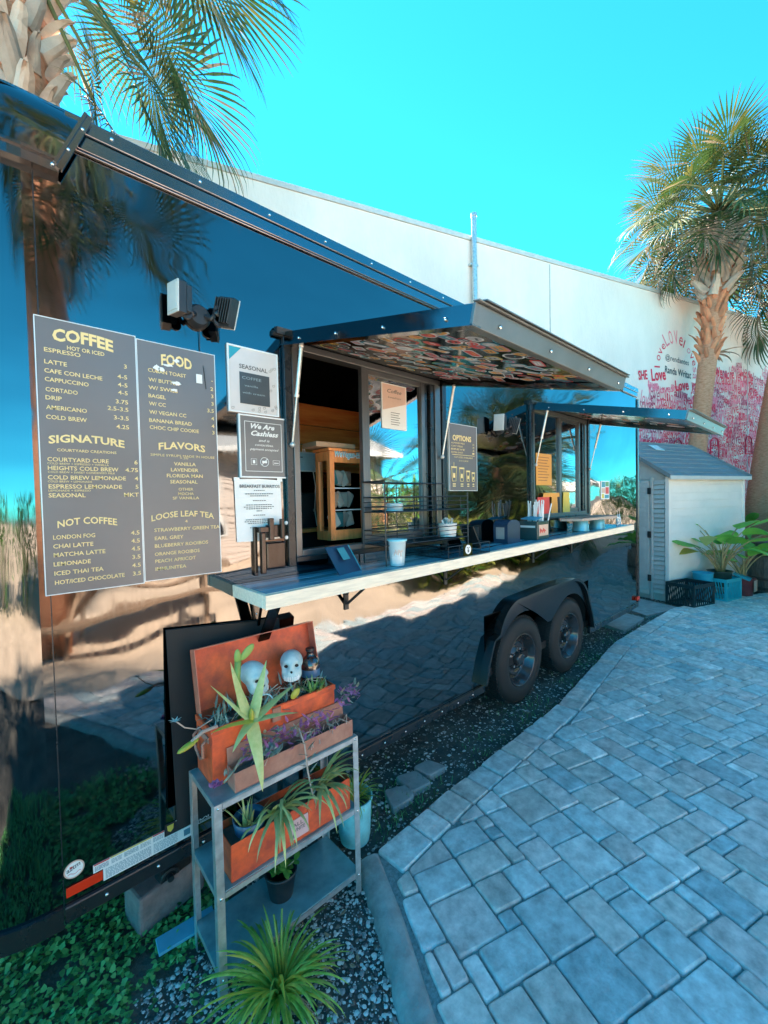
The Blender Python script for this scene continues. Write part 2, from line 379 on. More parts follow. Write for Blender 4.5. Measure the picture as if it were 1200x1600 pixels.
for z in (4.9, 5.6): b.obox(bpt(1.12, z, .035), (.16,.08,.03), Matrix.Rotation(-bw, 3, 'Z'))
b.build('vent_pipe', STEEL, bt, auto=True)
# crack / seam lines in the stucco: recessed control joints
JM = mat('joint', (.5,.48,.46), .9)
for u in (2.9, 9.6, 14.8): b = MB(); b.obox(bpt(u, 3, .004), (.02, .012, 6), Matrix.Rotation(-bw, 3, 'Z')); b.build('wall_joint', JM, bt)
# the painted mural of red handwriting
MR = [mat('mural_red', (.78,.04,.09), .8), mat('mural_rose', (.85,.22,.30), .8), mat('mural_wine', (.50,.08,.14), .8), mat('mural_black', (.05,.09,.11), .8)]
mural = MB(); rm = random.Random(3); words = ['love','loves','all','give','be','joy','one','we','Love','she','you','live','sun','LOVE','free','so','yes','glow']
def mtop(u):     # ragged skyline of the lettering
    if u < 5.35: return 0
    if u < 5.6: return 4.0
    if u < 6.15: return 4.22
    if u < 7.6: return 4.3
    if u < 8.6: return 4.75
    if u < 10.6: return 4.85 + .12*sin(u*5)
    return 4.95 + .15*sin(u*4)
def word(s, u, z, wd, h, mi, ang=0, bold=.0, out=.004):
    ex = BD*cos(ang) + Vector((0,0,sin(ang))); ez = Vector((0,0,cos(ang))) - BD*sin(ang)
    put_text(mural, s, bpt(u, z, out), ex, ez, wd, h, bold, mi=mi)
z = .9; row = 0
while z < 5.1:
    h = rm.uniform(.14, .24); u = 5.35 + rm.uniform(0, .15)
    while u < 14.5:
        s = rm.choice(words); wd = len(s) * rm.uniform(.07, .105); hh = h * rm.uniform(.95, 1.6)
        if z + hh < mtop(u) and not (6.15 < u + wd*.5 < 7.35 and 4.1 < z + hh and z < 4.95): word(s, u, z, wd, hh, rm.choices([0,1,2],[4,4,2])[0], rm.uniform(-.2,.2), rm.choice([0,.0,.008,.02,.035]), .004 + .001*rm.random())
        u += wd + rm.uniform(.0, .04)
    z += h * .6
# the arch of bigger words round the signature
for k, s in enumerate(['l','o','v','e','L','O','V','e','l','o','v','e','s','a']):
    t = k/13; A = pi*(1.02 - t*1.04); cu, cz = 6.78, 4.50
    word(s, cu + .60*cos(A) - .05, cz + .56*sin(A) - .05, .035 if s == 'l' else .13, .2 + (.12 if 3 < k < 8 else 0), rm.choice([0,1]), A - pi/2, .0)
for s, u, z, wd, h, mi in (('SHE', 5.42,4.08,.3,.2,0), ('Love', 5.85,4.1,.5,.26,0), ('Love', 6.68,3.95,.5,.24,0), ('We', 8.2,4.45,.3,.2,0)): word(s, u, z, wd, h, mi, .15, .03, .008)
word('@rendantes', 6.32, 4.62, .85, .13, 3, -.05, .0, .006); word('Randa Writat', 6.30, 4.33, .95, .16, 3, -.05, .015, .006)
ml = mural.build('mural_lettering', MR, bt)
arch = MB()
for (u, z, wd, h) in ((8.0, 2.35, .34, .6), (6.6, 2.45, .3, .4), (9.5, 2.6, .3, .45)):
    pts = [bpt(u, z, .012)] + [bpt(u + wd/2 - wd/2*cos(pi*i/12), z + h - wd/2 + wd/2*sin(pi*i/12), .012) for i in range(13)] + [bpt(u+wd, z, .012), bpt(u, z, .012)]
    arch = MB(); arch.tube(pts, .014, 5); arch.build('mural_arch', MR[0], bt)

# ================================================================== TRAILER
tr = thing('food_trailer', 'black glossy concession trailer with propped awning windows and tandem wheels', 'food trailer', (2.8, 1.1, 0))
ZB, ZT = .30, 2.76; XR = 5.62; DEP = 2.25
body = MB()
def panel(x0, x1, z0, z1): body.box(x0, x1, 0, .03, z0, z1)
W1 = (.97, 2.0, 1.34, 2.33); W2 = (3.13, 4.17, 1.42, 2.33); FX0, FX1, FZ = 2.44, 4.20, .775
# the sheet around the openings, kept as one continuous surface
xs = [.085, W1[0], W1[1], FX0, W2[0], W2[1], FX1, XR]
for x0, x1 in zip(xs, xs[1:]):
    zr = [(ZB, ZT)]
    xm = (x0 + x1) / 2
    if FX0 < xm < FX1: zr = [(FZ, ZT)]
    if W1[0] < xm < W1[1]: zr = [(zr[0][0], W1[2]), (W1[3], ZT)]
    if W2[0] < xm < W2[1]: zr = [(zr[0][0], W2[2]), (W2[3], ZT)]
    for a, b_ in zr: panel(x0, x1, a, b_)
body.build('side_panel', PAINT, tr)
# rounded front corner
def corner_pts(off=0.0, n=14, rad=.34):
    c = Vector((.06, rad)); out = []
    for i in range(n+1):
        a = -pi/2 - (pi/2) * i / n; out.append((c.x + (rad+off)*cos(a), c.y + (rad+off)*sin(a)))
    return out
def wallstrip(mb, plan, z0, z1, mi=0):
    vs = [(x, y, z) for x, y in plan for z in (z0, z1)]; mb.add(vs, [(2*i+1, 2*i+3, 2*i+2, 2*i) for i in range(len(plan)-1)], mi)
b = MB(); wallstrip(b, corner_pts(0, 24) + [(-.28, 1.9)], ZB, ZT); b.build('corner_panel', PAINT, tr, smooth=True)
b = MB(); wallstrip(b, [(.086,.0), (.058,-.0)], ZB, ZT); b.build('corner_seam_panel', PAINT, tr); b = MB(); b.box(.0845,.0875,-.002,.0,ZB,ZT-.11); b.build('corner_seam_strip', TRIM, tr)
b = MB(); b.box(-.24, XR, DEP-.03, DEP, ZB, ZT); b.box(XR-.03, XR, .032, DEP-.032, ZB, ZT); b.box(-.285,-.26,.36,1.95,ZB,ZT); b.build('rear_and_far_panel', PAINT, tr)
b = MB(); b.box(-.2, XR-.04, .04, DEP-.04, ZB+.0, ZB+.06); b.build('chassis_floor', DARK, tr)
# roof
b = MB(); vs = []; fs = []; ny = 10
for i in range(ny+1):
    y = -.01 + (DEP+.02) * i/ny; z = 2.87 + .05 * sin(pi*i/ny); vs += [(-.26, y, z), (XR+.02, y, z)]
fs = [(2*i, 2*i+1, 2*i+3, 2*i+2) for i in range(ny)]; b.add(vs, fs); b.box(-.2, XR, .01, DEP-.01, 2.78, 2.865); b.build('roof', TRIM, tr, smooth=False)
# side top rail in three steps
b = MB(); b.box(.17, XR+.03, -.014, .0, 2.825, 2.875); b.box(.155, XR+.02, -.007, .0, 2.775, 2.824); b.box(.15, XR, -.011, .0, 2.762, 2.770); b.build('top_rail', mirrorpaint('rail_gloss', (.24,.24,.25), .16, [(3, .002, (1,1,1))]), tr, bevel=.004)
bolt = MB(); bolt.sph((0,0,0), (.0065,.0045,.0065), 8, 5); bme = bolt.mesh('bolt', CHROME, smooth=True)
for k in range(19): inst('bolt', bme, tr, Matrix.Translation((.30 + k*.29, -.015, 2.85)))
# moulded front roof cap wrapping the corner
capm = MB(); plan = [(.235,-.026),(.15,-.026)] + corner_pts(.026, 18) + [(-.31, 1.9)]
vs = []; zs = [2.69, 2.76, 2.83, 2.88, 2.905, 2.91]; ins = [0, 0, .004, .02, .06, .13]
for j, z in enumerate(zs):
    for i, (x, y) in enumerate(plan):
        xx = x - (.085*(2.88-z)/.19 if i == 0 else 0); c = Vector((.25, .5)) - Vector((x, y)); c.normalize()
        vs.append((xx + (c.x*ins[j] if i else 0), y + (c.y*ins[j] if i else ins[j]*.9), z))
m_ = len(plan); fs = [(j*m_+i, (j+1)*m_+i, (j+1)*m_+i+1, j*m_+i+1) for j in range(5) for i in range(m_-1)]
capm.add(vs, fs); capm.prism([(x, y, 2.905) for x, y in [(.19,.1),(-.1,.2),(-.2,.4),(-.2,1.9),(.19,1.9)]], (0,0,.004)); capo = capm.build('roof_cap', PAINT, tr, smooth=True)
b = MB()
for off, z0, z1 in ((.03, 2.655, 2.69), (.038, 2.688, 2.697)):
    wallstrip(b, [(.150,-off)] + corner_pts(off, 18) + [(-.32, 1.9)], z0, z1)
    pl = [(.150,-off)] + corner_pts(off, 18); vs = [(x, y, z1) for x, y in pl] + [(x, y, z1) for x, y in [(.15, 0)] + corner_pts(0, 18)]; k = len(pl)
    b.add(vs, [(i, i+1, k+i+1, k+i) for i in range(k-1)]); vs = [(p[0], p[1], z0) for p in vs]; b.add(vs, [(i, k+i, k+i+1, i+1) for i in range(k-1)])
b.bar((.148,-.031,2.665), (.236,-.031,2.875), .022, .012, (0,-1,0)); b.bar((.140,-.038,2.675), (.226,-.038,2.875), .009, .012, (0,-1,0)); b.build('roof_cap_trim', mirrorpaint('cap_trim', (.22,.22,.23), .15, []), tr, smooth=False)
for p in ((.135,-.034,2.672), (.175,-.039,2.735), (.215,-.039,2.82)): inst('bolt', bme, tr, Matrix.Translation(p))
# bottom rail, wraps the corner
b = MB(); b.box(.085, FX0-.01, -.012, .02, .245, .30); b.build('bottom_rail', TRIM, tr, bevel=.005); b = MB(); b.box(FX1+.01, XR+.01, -.012, .02, .245, .30); b.build('bottom_rail', TRIM, tr, bevel=.005)
b = MB(); pl = [(.084,-.012)] + corner_pts(.012, 18); wallstrip(b, pl, .235, .302); vs = [(x, y, .302) for x, y in pl] + [(x, y, .302) for x, y in [(.084, .01)] + corner_pts(-.01, 18)]; k = len(pl); b.add(vs, [(i, i+1, k+i+1, k+i) for i in range(k-1)]); b.build('corner_rail', TRIM, tr, smooth=True)
for k in range(14): 
    x = .2 + k*.16
    inst('bolt', bme, tr, Matrix.Translation((x, -.015, .275)))
# rear post and lamp
b = MB(); b.box(XR, XR+.05, -.012, .05, .30, 2.75); b.build('rear_post', TRIM, tr, bevel=.006)
b = MB(); b.box(5.53, 5.60, -.035, -.001, .335, .385); b.build('marker_light', DRED, tr, bevel=.006)
# underside frame
b = MB(); b.box(0, 5.4, .3, .38, .17, .298); b.box(0, 5.4, 1.8, 1.88, .17, .298); 
for x in (.4, 1.3, 2.2, 4.5, 5.3): b.box(x, x+.06, .38, 1.8, .2, .297)
b.build('frame_rail', BLACK, tr)
# fender
def arcp(cx, cz, r, a0, a1, n): return [(cx + r*cos(radians(a0 + (a1-a0)*i/n)), cz + r*sin(radians(a0 + (a1-a0)*i/n))) for i in range(n+1)]
C1, C2, CZ, WR = 2.93, 3.745, .335, .335
def smooth_outer(g=0):
    p = [(2.395-g, .315), (2.43-g, .45), (2.50-g*.8, .60)] + arcp(2.86, .52, .30+g, 160, 100, 6) + [(3.3, .835+g)] + arcp(3.76, .50, .335+g, 88, 20, 7) + [(4.15+g, .46), (4.20+g, .315)]
    return p
outer = smooth_outer()
inner = [(4.165,.315),(4.115,.47)] + arcp(C2, CZ, .385, 35, 122, 8) + [(3.41, .58), (3.37, .555), (3.31, .555), (3.27, .58)] + arcp(C1, CZ, .385, 58, 138, 8) + [(2.535,.58),(2.465,.44),(2.43,.315)]
sk = MB(); sk.prism([(x, -.030, z) for x, z in outer + inner], (0, .012, 0)); sk.build('fender_skirt', mirrorpaint('fender_black', (.06,.06,.065), .2, []), tr)
b = MB(); o0 = smooth_outer(0); o1 = smooth_outer(.022)
vs = [(x, -.058, z) for x, z in o0] + [(x, -.058, z) for x, z in o1] + [(x, .0, z) for x, z in o1] + [(x, .0, z) for x, z in o0]; k = len(o0)
b.add(vs, [(a*k+i, a*k+i+1, ((a+1)%4)*k+i+1, ((a+1)%4)*k+i) for a in range(4) for i in range(k-1)]); b.build('fender', mat('fender_trim', (.018,.02,.022), .22, metal=.2, spec=.7), tr, auto=True)
well = MB(); well.box(FX0+.0, FX1, .30, .33, .26, FZ-.021); well.box(FX0, FX1, .032, .34, FZ-.02, FZ); well.box(FX0-.02, FX0, .032, .34, .3, FZ); well.box(FX1, FX1+.02, .032, .34, .3, FZ); well.build('wheel_well', DARK, tr)
# wheels
def wheel(cx):
    y0 = -.018
    rot = Matrix.Rotation(radians(90), 3, 'X')       # lathe axis z -> -y
    wh = MB(); c = (cx, y0, CZ)
    w = MB(); prof = [(.205,.012),(.215,-.002),(.235,-.004),(.262,-.006),(.285,.0),(.305,.008),(.318,.018),(.327,.032),(.3335,.05),(.335,.07),(.335,.16),(.327,.195),(.30,.21),(.21,.205)]
    prof = [(r, -z) for r, z in prof]; w.lathe(c, prof, 64, rot=rot, close=False)
    wroot = w.build('wheel', RUBBER, tr, smooth=True)
    b = MB()
    for k in range(72):      # tread blocks
        a = 2*pi*k/72; ct = Vector((cx + .3355*cos(a), y0+.04, CZ + .3355*sin(a)))
        rt = Matrix.Rotation(-a, 3, 'Y'); b.obox(ct, (.010,.028,.016), rt); b.obox(ct + Vector((0,.05,0)), (.008,.045,.02), rt); b.obox(ct + Vector((0,.105,0)), (.008,.045,.02), rt)
    t = b.build('tread', RUBBER, wroot)
    b = MB(); rp = [(.207,.012),(.200,.004),(.193,.012),(.186,.03),(.170,.045),(.166,.075),(.150,.09),(.135,.07),(.118,.062),(.105,.075),(.085,.075),(.08,.06),(.0,.06)]
    b.lathe(c, [(r, -z) for r, z in rp], 48, rot=rot, close=False); b.build('rim', RIM, wroot, smooth=True)
    b = MB()
    for k in range(8):       # hand holes
        a = 2*pi*k/8 + .2; b.sph((cx + .148*cos(a), y0+.082, CZ + .148*sin(a)), (.016,.006,.016), 10, 6)
    b.build('rim_hole', DARK, wroot)
    b = MB(); b.lathe(c, [(.052,-.065),(.052,-.03),(.045,-.018),(.03,-.013),(0,-.012)], 20, rot=rot); b.build('hub', RIM, wroot, auto=True)
    b = MB()
    for k in range(5):
        a = 2*pi*k/5; b.cyl((cx + .078*cos(a), y0+.064, CZ + .078*sin(a)), (cx + .078*cos(a), y0+.04, CZ + .078*sin(a)), .011, .009, 6)
    b.build('lug_nut', CHROME, wroot)
    b = MB(); put_text(b, 'RADIAL', (cx-.07, y0+.0, CZ+.252), (1,0,0), (0,0,1), .14, .018, 0, arc=.012); b.build('tyre_lettering', mat('tyre_print', (.06,.06,.06), .6), wroot)
wheel(C1); wheel(C2)
# interior shell
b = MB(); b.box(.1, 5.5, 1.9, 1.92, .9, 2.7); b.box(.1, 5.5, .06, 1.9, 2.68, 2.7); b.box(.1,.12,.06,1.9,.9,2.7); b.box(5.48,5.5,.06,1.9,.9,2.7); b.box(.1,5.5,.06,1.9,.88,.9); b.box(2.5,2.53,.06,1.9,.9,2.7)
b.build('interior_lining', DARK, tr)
for k, (z0, z1) in enumerate(((1.86,1.995),(2.0,2.13),(2.135,2.28))):
    bb = MB(); bb.box(.7, 2.48, .8+.003*k, .82, z0, z1); bb.build('interior_plank', ORWOOD, tr, bevel=.003)
for k, (x0, x1, z0, z1) in enumerate(((.8,1.38,1.70,1.80),(1.2,2.3,1.81,1.857))):
    bb = MB(); bb.box(x0, x1, .78, .8, z0, z1); bb.build('interior_batten', ORWOOD, tr, bevel=.003)
# ---- serving windows
FR = MTRIM
def window(W, mull, name):
    x0, x1, z0, z1 = W
    f = MB(); t = .032
    f.box(x0, x0+t, -.012, .05, z0, z1); f.box(x0+t, x1, -.012, .05, z1-t, z1); f.box(x0+t, x1, -.012, .05, z0, z0+.04); f.box(x1-.05, x1, -.012, .05, z0+.04, z1-t)
    wf = f.build(name, FR, tr, bevel=.003)
    b = MB(); b.box(mull, mull+.028, .0, .03, z0+.04, z1-t); b.box(mull+.03, mull+.055, .008, .04, z0+.04, z1-t)
    xr = x1 - .16
    b.box(mull+.055, xr, .008, .035, z1-t-.025, z1-t); b.box(mull+.055, xr, .008, .035, z0+.04, z0+.075); b.box(xr, xr+.03, .0, .04, z0+.04, z1-t); b.build('sash', FR, wf, bevel=.002)
    b = MB(); b.box(mull+.056, xr-.001, .018, .024, z0+.076, z1-t-.026); b.build('window_pane', GLASS, wf)
    b = MB(); b.box(xr+.032, xr+.06, .01, .045, z0+.04, z1-t); b.box(xr+.075, x1-.052, -.004, .045, z0+.04, z1-t); b.build('jamb', TRIM, wf, bevel=.003)
    b = MB(); b.box(x0-.01, x1+.01, -.03, -.013, z0-.012, z0+.012); b.box(x0-.045, x0-.008, -.022, -.001, z0-.03, z1+.03); b.box(x1+.006, x1+.045, -.022, -.001, z0-.03, z1+.03); b.build('outer_trim', TRIM, wf, bevel=.003)
    return wf
w1 = window(W1, 1.385, 'serving_window'); w2 = window(W2, 3.62, 'serving_window')
b = MB(); b.box(3.17, 3.615, .018, .024, 1.47, 2.30); b.build('window_pane', GLASS, w2)
# ---- awnings
e2 = Vector((0, -1.03, -.245)).normalized(); AN = Vector((0, -.245, 1.03)).normalized(); AL = 1.052
RAIL = mat('awning_rail', (.16,.17,.17), .35, metal=.5)
def awning(x0, x1, nst, name='awning', seed=1, tiles=False):
    H = Vector((0, -.012, 2.345)); rt = Matrix((Vector((1,0,0)), e2, AN)).transposed()
    def pt(x, s, h=0): return Vector((x, 0, 0)) + H + e2*s + AN*h
    def ob(mb, xa, xb, s0, s1, h0, h1): mb.obox(pt((xa+xb)/2, (s0+s1)/2, (h0+h1)/2), (xb-xa, s1-s0, h1-h0), rt)
    b = MB(); ob(b, x0, x1, 0, AL, .0, .012); aw = b.build(name, PAINT, tr)
    AR = mirrorpaint('awn_rail', (.13,.13,.14), .1, [])
    b = MB(); ob(b, x0-.012, x0, -.01, AL+.01, -.040, .014); ob(b, x0-.02, x0+.018, -.0, AL+.01, -.044, -.040); b.build('side_rail', AR, aw)
    b = MB(); ob(b, x1, x1+.012, -.01, AL+.01, -.040, .014); ob(b, x1-.018, x1+.02, 0, AL+.01, -.044, -.040); b.build('side_rail', AR, aw)
    b = MB(); ob(b, x0-.02, x1+.02, AL, AL+.01, -.045, .014); ob(b, x0-.022, x1+.022, AL+.0, AL+.022, .0145, .020); ob(b, x0, x1, AL-.03, AL, -.045, -.039); b.build('front_rail', RAIL, aw, bevel=.002)
    b = MB(); ob(b, x0-.05, x1+.05, -.012, .02, -.0, .028); b.cyl(pt(x0-.06, -.004, .0), pt(x1+.06, -.004, .0), .012, n=8); b.build('hinge', BLACK, aw)
    b = MB(); ob(b, x0, x1, AL-.01, AL+.03, .0205, .0235); b.build('drip_edge', MTRIM, aw)
    for (x, s) in [(x0 + .1 + i*.3, AL+.013) for i in range(4)]: inst('bolt', bme, aw, Matrix.Translation(pt(x, s, -.02)))
    for i in range(4): inst('bolt', bme, aw, Matrix.Translation(pt(x0-.014, .15+.27*i, -.02)))
    for xx in (x0+.012, x1-.012):
        a = Vector((xx, -.03, 1.86)); c = pt(xx, .13, -.045); m = a.lerp(c, .52)
        s = MB(); s.cyl(m, c, .0085, n=10); s.cyl(a, m, .0045, n=8); s.sph(a, (.013,)*3, 8, 6); s.sph(c, (.012,)*3, 8, 6); s.cyl(m - (m-a).normalized()*.012, m, .011, n=10); s.build('gas_strut', STEEL, aw, auto=True)
    # the inner sheet with the stickers
    u = MB(); ob(u, x0+.02, x1-.02, .02, AL-.03, -.012, -.001); u.build('lining', mirrorpaint('lining_black', (.05,.05,.052), .12, [(3, .004, (1,1,1))]), aw)
    r = random.Random(seed); placed = []
    tries = 0
    while len(placed) < nst and tries < 9000:
        tries += 1; x = r.uniform(x0+.05, x1-.05); s = .08 + (AL-.16) * r.random()**.75; w_, h_ = r.choice([(.055,.055),(.085,.045),(.12,.045),(.065,.065),(.095,.06),(.13,.036),(.075,.05)])
        rr = max(w_, h_)*.5
        if any(math.hypot(x-a, s-b_) < (rr+c)*.74 for a, b_, c in placed): continue
        placed.append((x, s, rr)); ang = r.uniform(-.6,.6) + pi; kind = r.choice('oorrec')
        if tiles: ang = pi
        c0 = r.choices(range(10), [10,3,2,1.6,.5,1,1,1.3,1,.5])[0]; c1 = r.choice([i for i in range(6) if i != c0]); c2 = r.choice([i for i in range(6) if i not in (c0,c1)])
        hh = -.0125 - .0006*r.random()
        def poly(kw, kh, lay, kind=kind):
            n = 14; out = []
            if kind in 'oc':
                pts = [(kw*.5*cos(2*pi*i/n), (kw if kind == 'c' else kh)*.5*sin(2*pi*i/n)) for i in range(n)]
            else: 
                q = .18*min(kw, kh); pts = [(-kw/2+q,-kh/2),(kw/2-q,-kh/2),(kw/2,-kh/2+q),(kw/2,kh/2-q),(kw/2-q,kh/2),(-kw/2+q,kh/2),(-kw/2,kh/2-q),(-kw/2,-kh/2+q)]
            return [pt(x + a*cos(ang) - b_*sin(ang), s + a*sin(ang) + b_*cos(ang), hh - lay) for a, b_ in pts]
        b = MB(); p = poly(w_, h_, 0); b.add(p, [tuple(range(len(p)))], 0); p = poly(w_*.8, h_*.76, .0004); b.add(p, [tuple(range(len(p)))], 1)
        for k in range(r.choice([1,2,2])):
            yy = (-.12 + .3*k)*h_; ww = w_*r.uniform(.25,.5); q = [(-ww/2,yy-.06*h_),(ww/2,yy-.06*h_),(ww/2,yy+.07*h_),(-ww/2,yy+.09*h_)]
            b.add([pt(x + a*cos(ang) - c*sin(ang), s + a*sin(ang) + c*cos(ang), hh-.0008) for a, c in q], [(0,1,2,3)], 2)
        b.build('sticker', [COLS[c0], COLS[c1], COLS[c2]], aw)
    return aw
awning(.94, 2.0, 135, seed=5); awning(3.13, 4.2, 34, seed=9)

# ================================================================== SIGNS ON THE TRAILER
EX, EZ = Vector((1,0,0)), Vector((0,0,1))
def zc1(zx, zy): return (zx/2.5, 450 + zy/2.5)           # measured on the enlarged menu
def line(mb, s, xl, yb, xr, yt, y, conv=zc1, arc=0, bold=.012, mi=0, shear=0, slant=0):
    a = on_y(*conv(xl, yb), y); t = on_y(*conv(xl, yt), y); h = (t - a).z
    # same height on the board at the right-hand end
    # find x at the right: follow the board's own horizontal
    dx = None; lo, hi = yb - 200, yb + 200
    for _ in range(30):
        mid = (lo + hi)/2; p = on_y(*conv(xr, mid), y)
        if p.z > a.z: lo = mid
        else: hi = mid
    wd = p.x - a.x
    put_text(mb, s, (a.x, y, a.z), EX, EZ, wd, h, bold, arc=arc, mi=mi, shear=shear)
    return a.x, p.x, a.z
mrow = thing('menu_board', 'left grey coffee menu board with cream lettering, headed COFFEE', 'menu board', (.21, -.02, 1.33))
b = MB(); b.box(.075, .3455, -.018, -.002, 1.325, 2.195); b.build('board', BOARD, mrow)
def edgeframe(mb, x0, x1, z0, z1, y0, y1, t):
    mb.box(x0-t, x0, y0, y1, z0-t, z1+t); mb.box(x1, x1+t, y0, y1, z0-t, z1+t); mb.box(x0, x1, y0, y1, z1, z1+t); mb.box(x0, x1, y0, y1, z0-t, z0)
b = MB(); edgeframe(b, .075, .3455, 1.325, 2.195, -.0195, -.001, .0025); b.build('frame', CLEARF, mrow)
TY = -.0192
def prices(mb, ps, zs, xr):
    for p, z in zip(ps, zs):
        h = .0145; vs, fs = glyphs(p, .01); wd = (max(v[0] for v in vs) - min(v[0] for v in vs)) * h / .73 * 1.15
        put_text(mb, p, (xr - wd, TY, z), EX, EZ, wd, h, .01)
L = MB(); line(L, 'COFFEE', 205, 205, 443, 158, TY, arc=.008, bold=.04); line(L, 'HOT OR ICED', 262, 240, 408, 224, TY, bold=.015); L.build('heading_lettering', CREAM, mrow)
L = MB(); zs = []
for s, a, yb, r_ in (('ESPRESSO',172,246,315),('LATTE',173,293,262),('CAFE CON LECHE',173,328,400),('CAPPUCCINO',175,362,347),('CORTADO',178,402,304),('DRIP',178,434,242),('AMERICANO',180,472,340),('COLD BREW',180,510,340)):
    zs.append(line(L, s, a, yb, r_, yb-17, TY)[2])
prices(L, ['3','4-5','4-5','4-5','3.75','2.5-3.5','3-3.5','4.25'], [z - .012 for z in zs], .318); L.build('coffee_lettering', CREAM, mrow)
L = MB(); line(L, 'SIGNATURE', 190, 607, 487, 576, TY, arc=.010, bold=.03); line(L, 'COURTYARD CREATIONS', 223, 637, 455, 626, TY, bold=.01)
zs = []
for s, a, yb, r_, sub, rs in (('COURTYARD CURE',185,676,425,'COLD BREW + ESPRESSO + VANILLA',425),('HEIGHTS COLD BREW',187,710,463,'COLD BREW + SWEET CONDENSED MILK',450),('COLD BREW LEMONADE',187,747,492,'COLD BREW + LEMONADE',360),('ESPRESSO LEMONADE',190,783,477,'LEMONADE + ESPRESSO',355),('SEASONAL',190,818,335,'',0)):
    zs.append(line(L, s, a, yb, r_, yb-17, TY)[2])
    if sub: line(L, sub, a, yb+12, rs, yb+4, TY, bold=0)
prices(L, ['6','4.75','4','5','MKT'], zs, .340); L.build('signature_lettering', CREAM, mrow)
L = MB(); line(L, 'NOT COFFEE', 225, 938, 458, 910, TY, arc=.010, bold=.02); zs = []
for s, a, yb, r_ in (('LONDON FOG',208,983,372),('CHAI LATTE',208,1018,365),('MATCHA LATTE',210,1052,412),('LEMONADE',210,1088,355),('ICED THAI TEA',213,1124,405),('HOT/ICED CHOCOLATE',215,1160,487)):
    zs.append(line(L, s, a, yb, r_, yb-17, TY)[2])
prices(L, ['4.5','4.5','4.5','3.5','4.5','3.5'], zs, .338); L.build('not_coffee_lettering', CREAM, mrow)
mr2 = thing('menu_board', 'right grey menu board with peeled white patches over the heading FOOD', 'menu board', (.48, -.02, 1.33))
b = MB(); b.box(.3515, .620, -.018, -.002, 1.330, 2.188); b.build('board', BOARD, mr2)
b = MB(); edgeframe(b, .3515, .620, 1.330, 2.188, -.0195, -.001, .0022); b.build('frame', CLEARF, mr2)
L = MB(); line(L, 'FOOD', 630, 300, 750, 258, TY, arc=.006, bold=.03, shear=0); zs = []
for s, a, yb, r_ in (('CUBAN TOAST',578,326,727),('W/ BUTTER',580,363,700),('W/ SWISS',580,394,695),('BAGEL',580,426,648),('W/ CC',582,457,648),('W/ VEGAN CC',583,490,728),('BANANA BREAD',583,522,750),('CHOC CHIP COOKIE',585,550,777)):
    zs.append(line(L, s, a, yb, r_, yb-15, TY)[2])
prices(L, ['-','2','3','3','3.5','4','4','3'], zs, .612); L.build('food_lettering', CREAM, mr2)
L = MB(); line(L, 'FLAVORS', 620, 632, 802, 604, TY, arc=.008, bold=.025); line(L, 'SIMPLE SYRUPS MADE IN HOUSE', 588, 655, 838, 645, TY, bold=.0); line(L, '+.50', 703, 668, 735, 660, TY, bold=0)
for s, a, yb, r_ in (('VANILLA',680,693,765),('LAVENDER',668,716,775),('FLORIDA MAN',652,739,792),('SEASONAL',665,763,772)): line(L, s, a, yb, r_, yb-14, TY)
for s, a, yb, r_ in (('OTHER',698,791,755),('MOCHA',697,809,757),('SF VANILLA',675,826,778)): line(L, s, a, yb, r_, yb-11, TY, bold=.005)
L.build('flavors_lettering', CREAM, mr2)
L = MB(); line(L, 'LOOSE LEAF TEA', 592, 912, 836, 888, TY, arc=.014, bold=.015); line(L, '4', 723, 916, 733, 905, TY)
for s, a, yb, r_ in (('STRAWBERRY GREEN TEA',603,953,858),('EARL GREY',605,985,717),('BLUEBERRY ROOIBOS',605,1015,813),('ORANGE ROOIBOS',605,1047,780),('PEACH APRICOT',607,1075,765),('IMMUNITEA',608,1105,728)): line(L, s, a, yb, r_, yb-14, TY, bold=.008)
L.build('tea_lettering', CREAM, mr2)
rp = random.Random(11)
def patch(mb, cx, cz, rx, rz, y):
    pts = [(cx + rx*cos(2*pi*i/16)*rp.uniform(.45,1.1), y, cz + rz*sin(2*pi*i/16)*rp.uniform(.4,1.1)) for i in range(16)]; mb.prism(pts, (0,.0005,0))
for (zx, zy, rx, rz) in ((612,312,.012,.014),(655,302,.020,.006),(690,285,.014,.008),(690,372,.022,.008),(682,398,.016,.007),(632,318,.012,.008)):
    p = on_y(*zc1(zx, zy), TY-.001); b = MB(); patch(b, p.x, p.z, rx, rz, TY-.001); b.build('peeled_patch', WHITE, mr2)
p = on_y(*zc1(777, 355), TY-.001); b = MB(); b.box(p.x-.010, p.x+.012, TY-.002, TY-.0005, p.z-.017, p.z+.017); b.build('price_tag', WHITE, mr2)
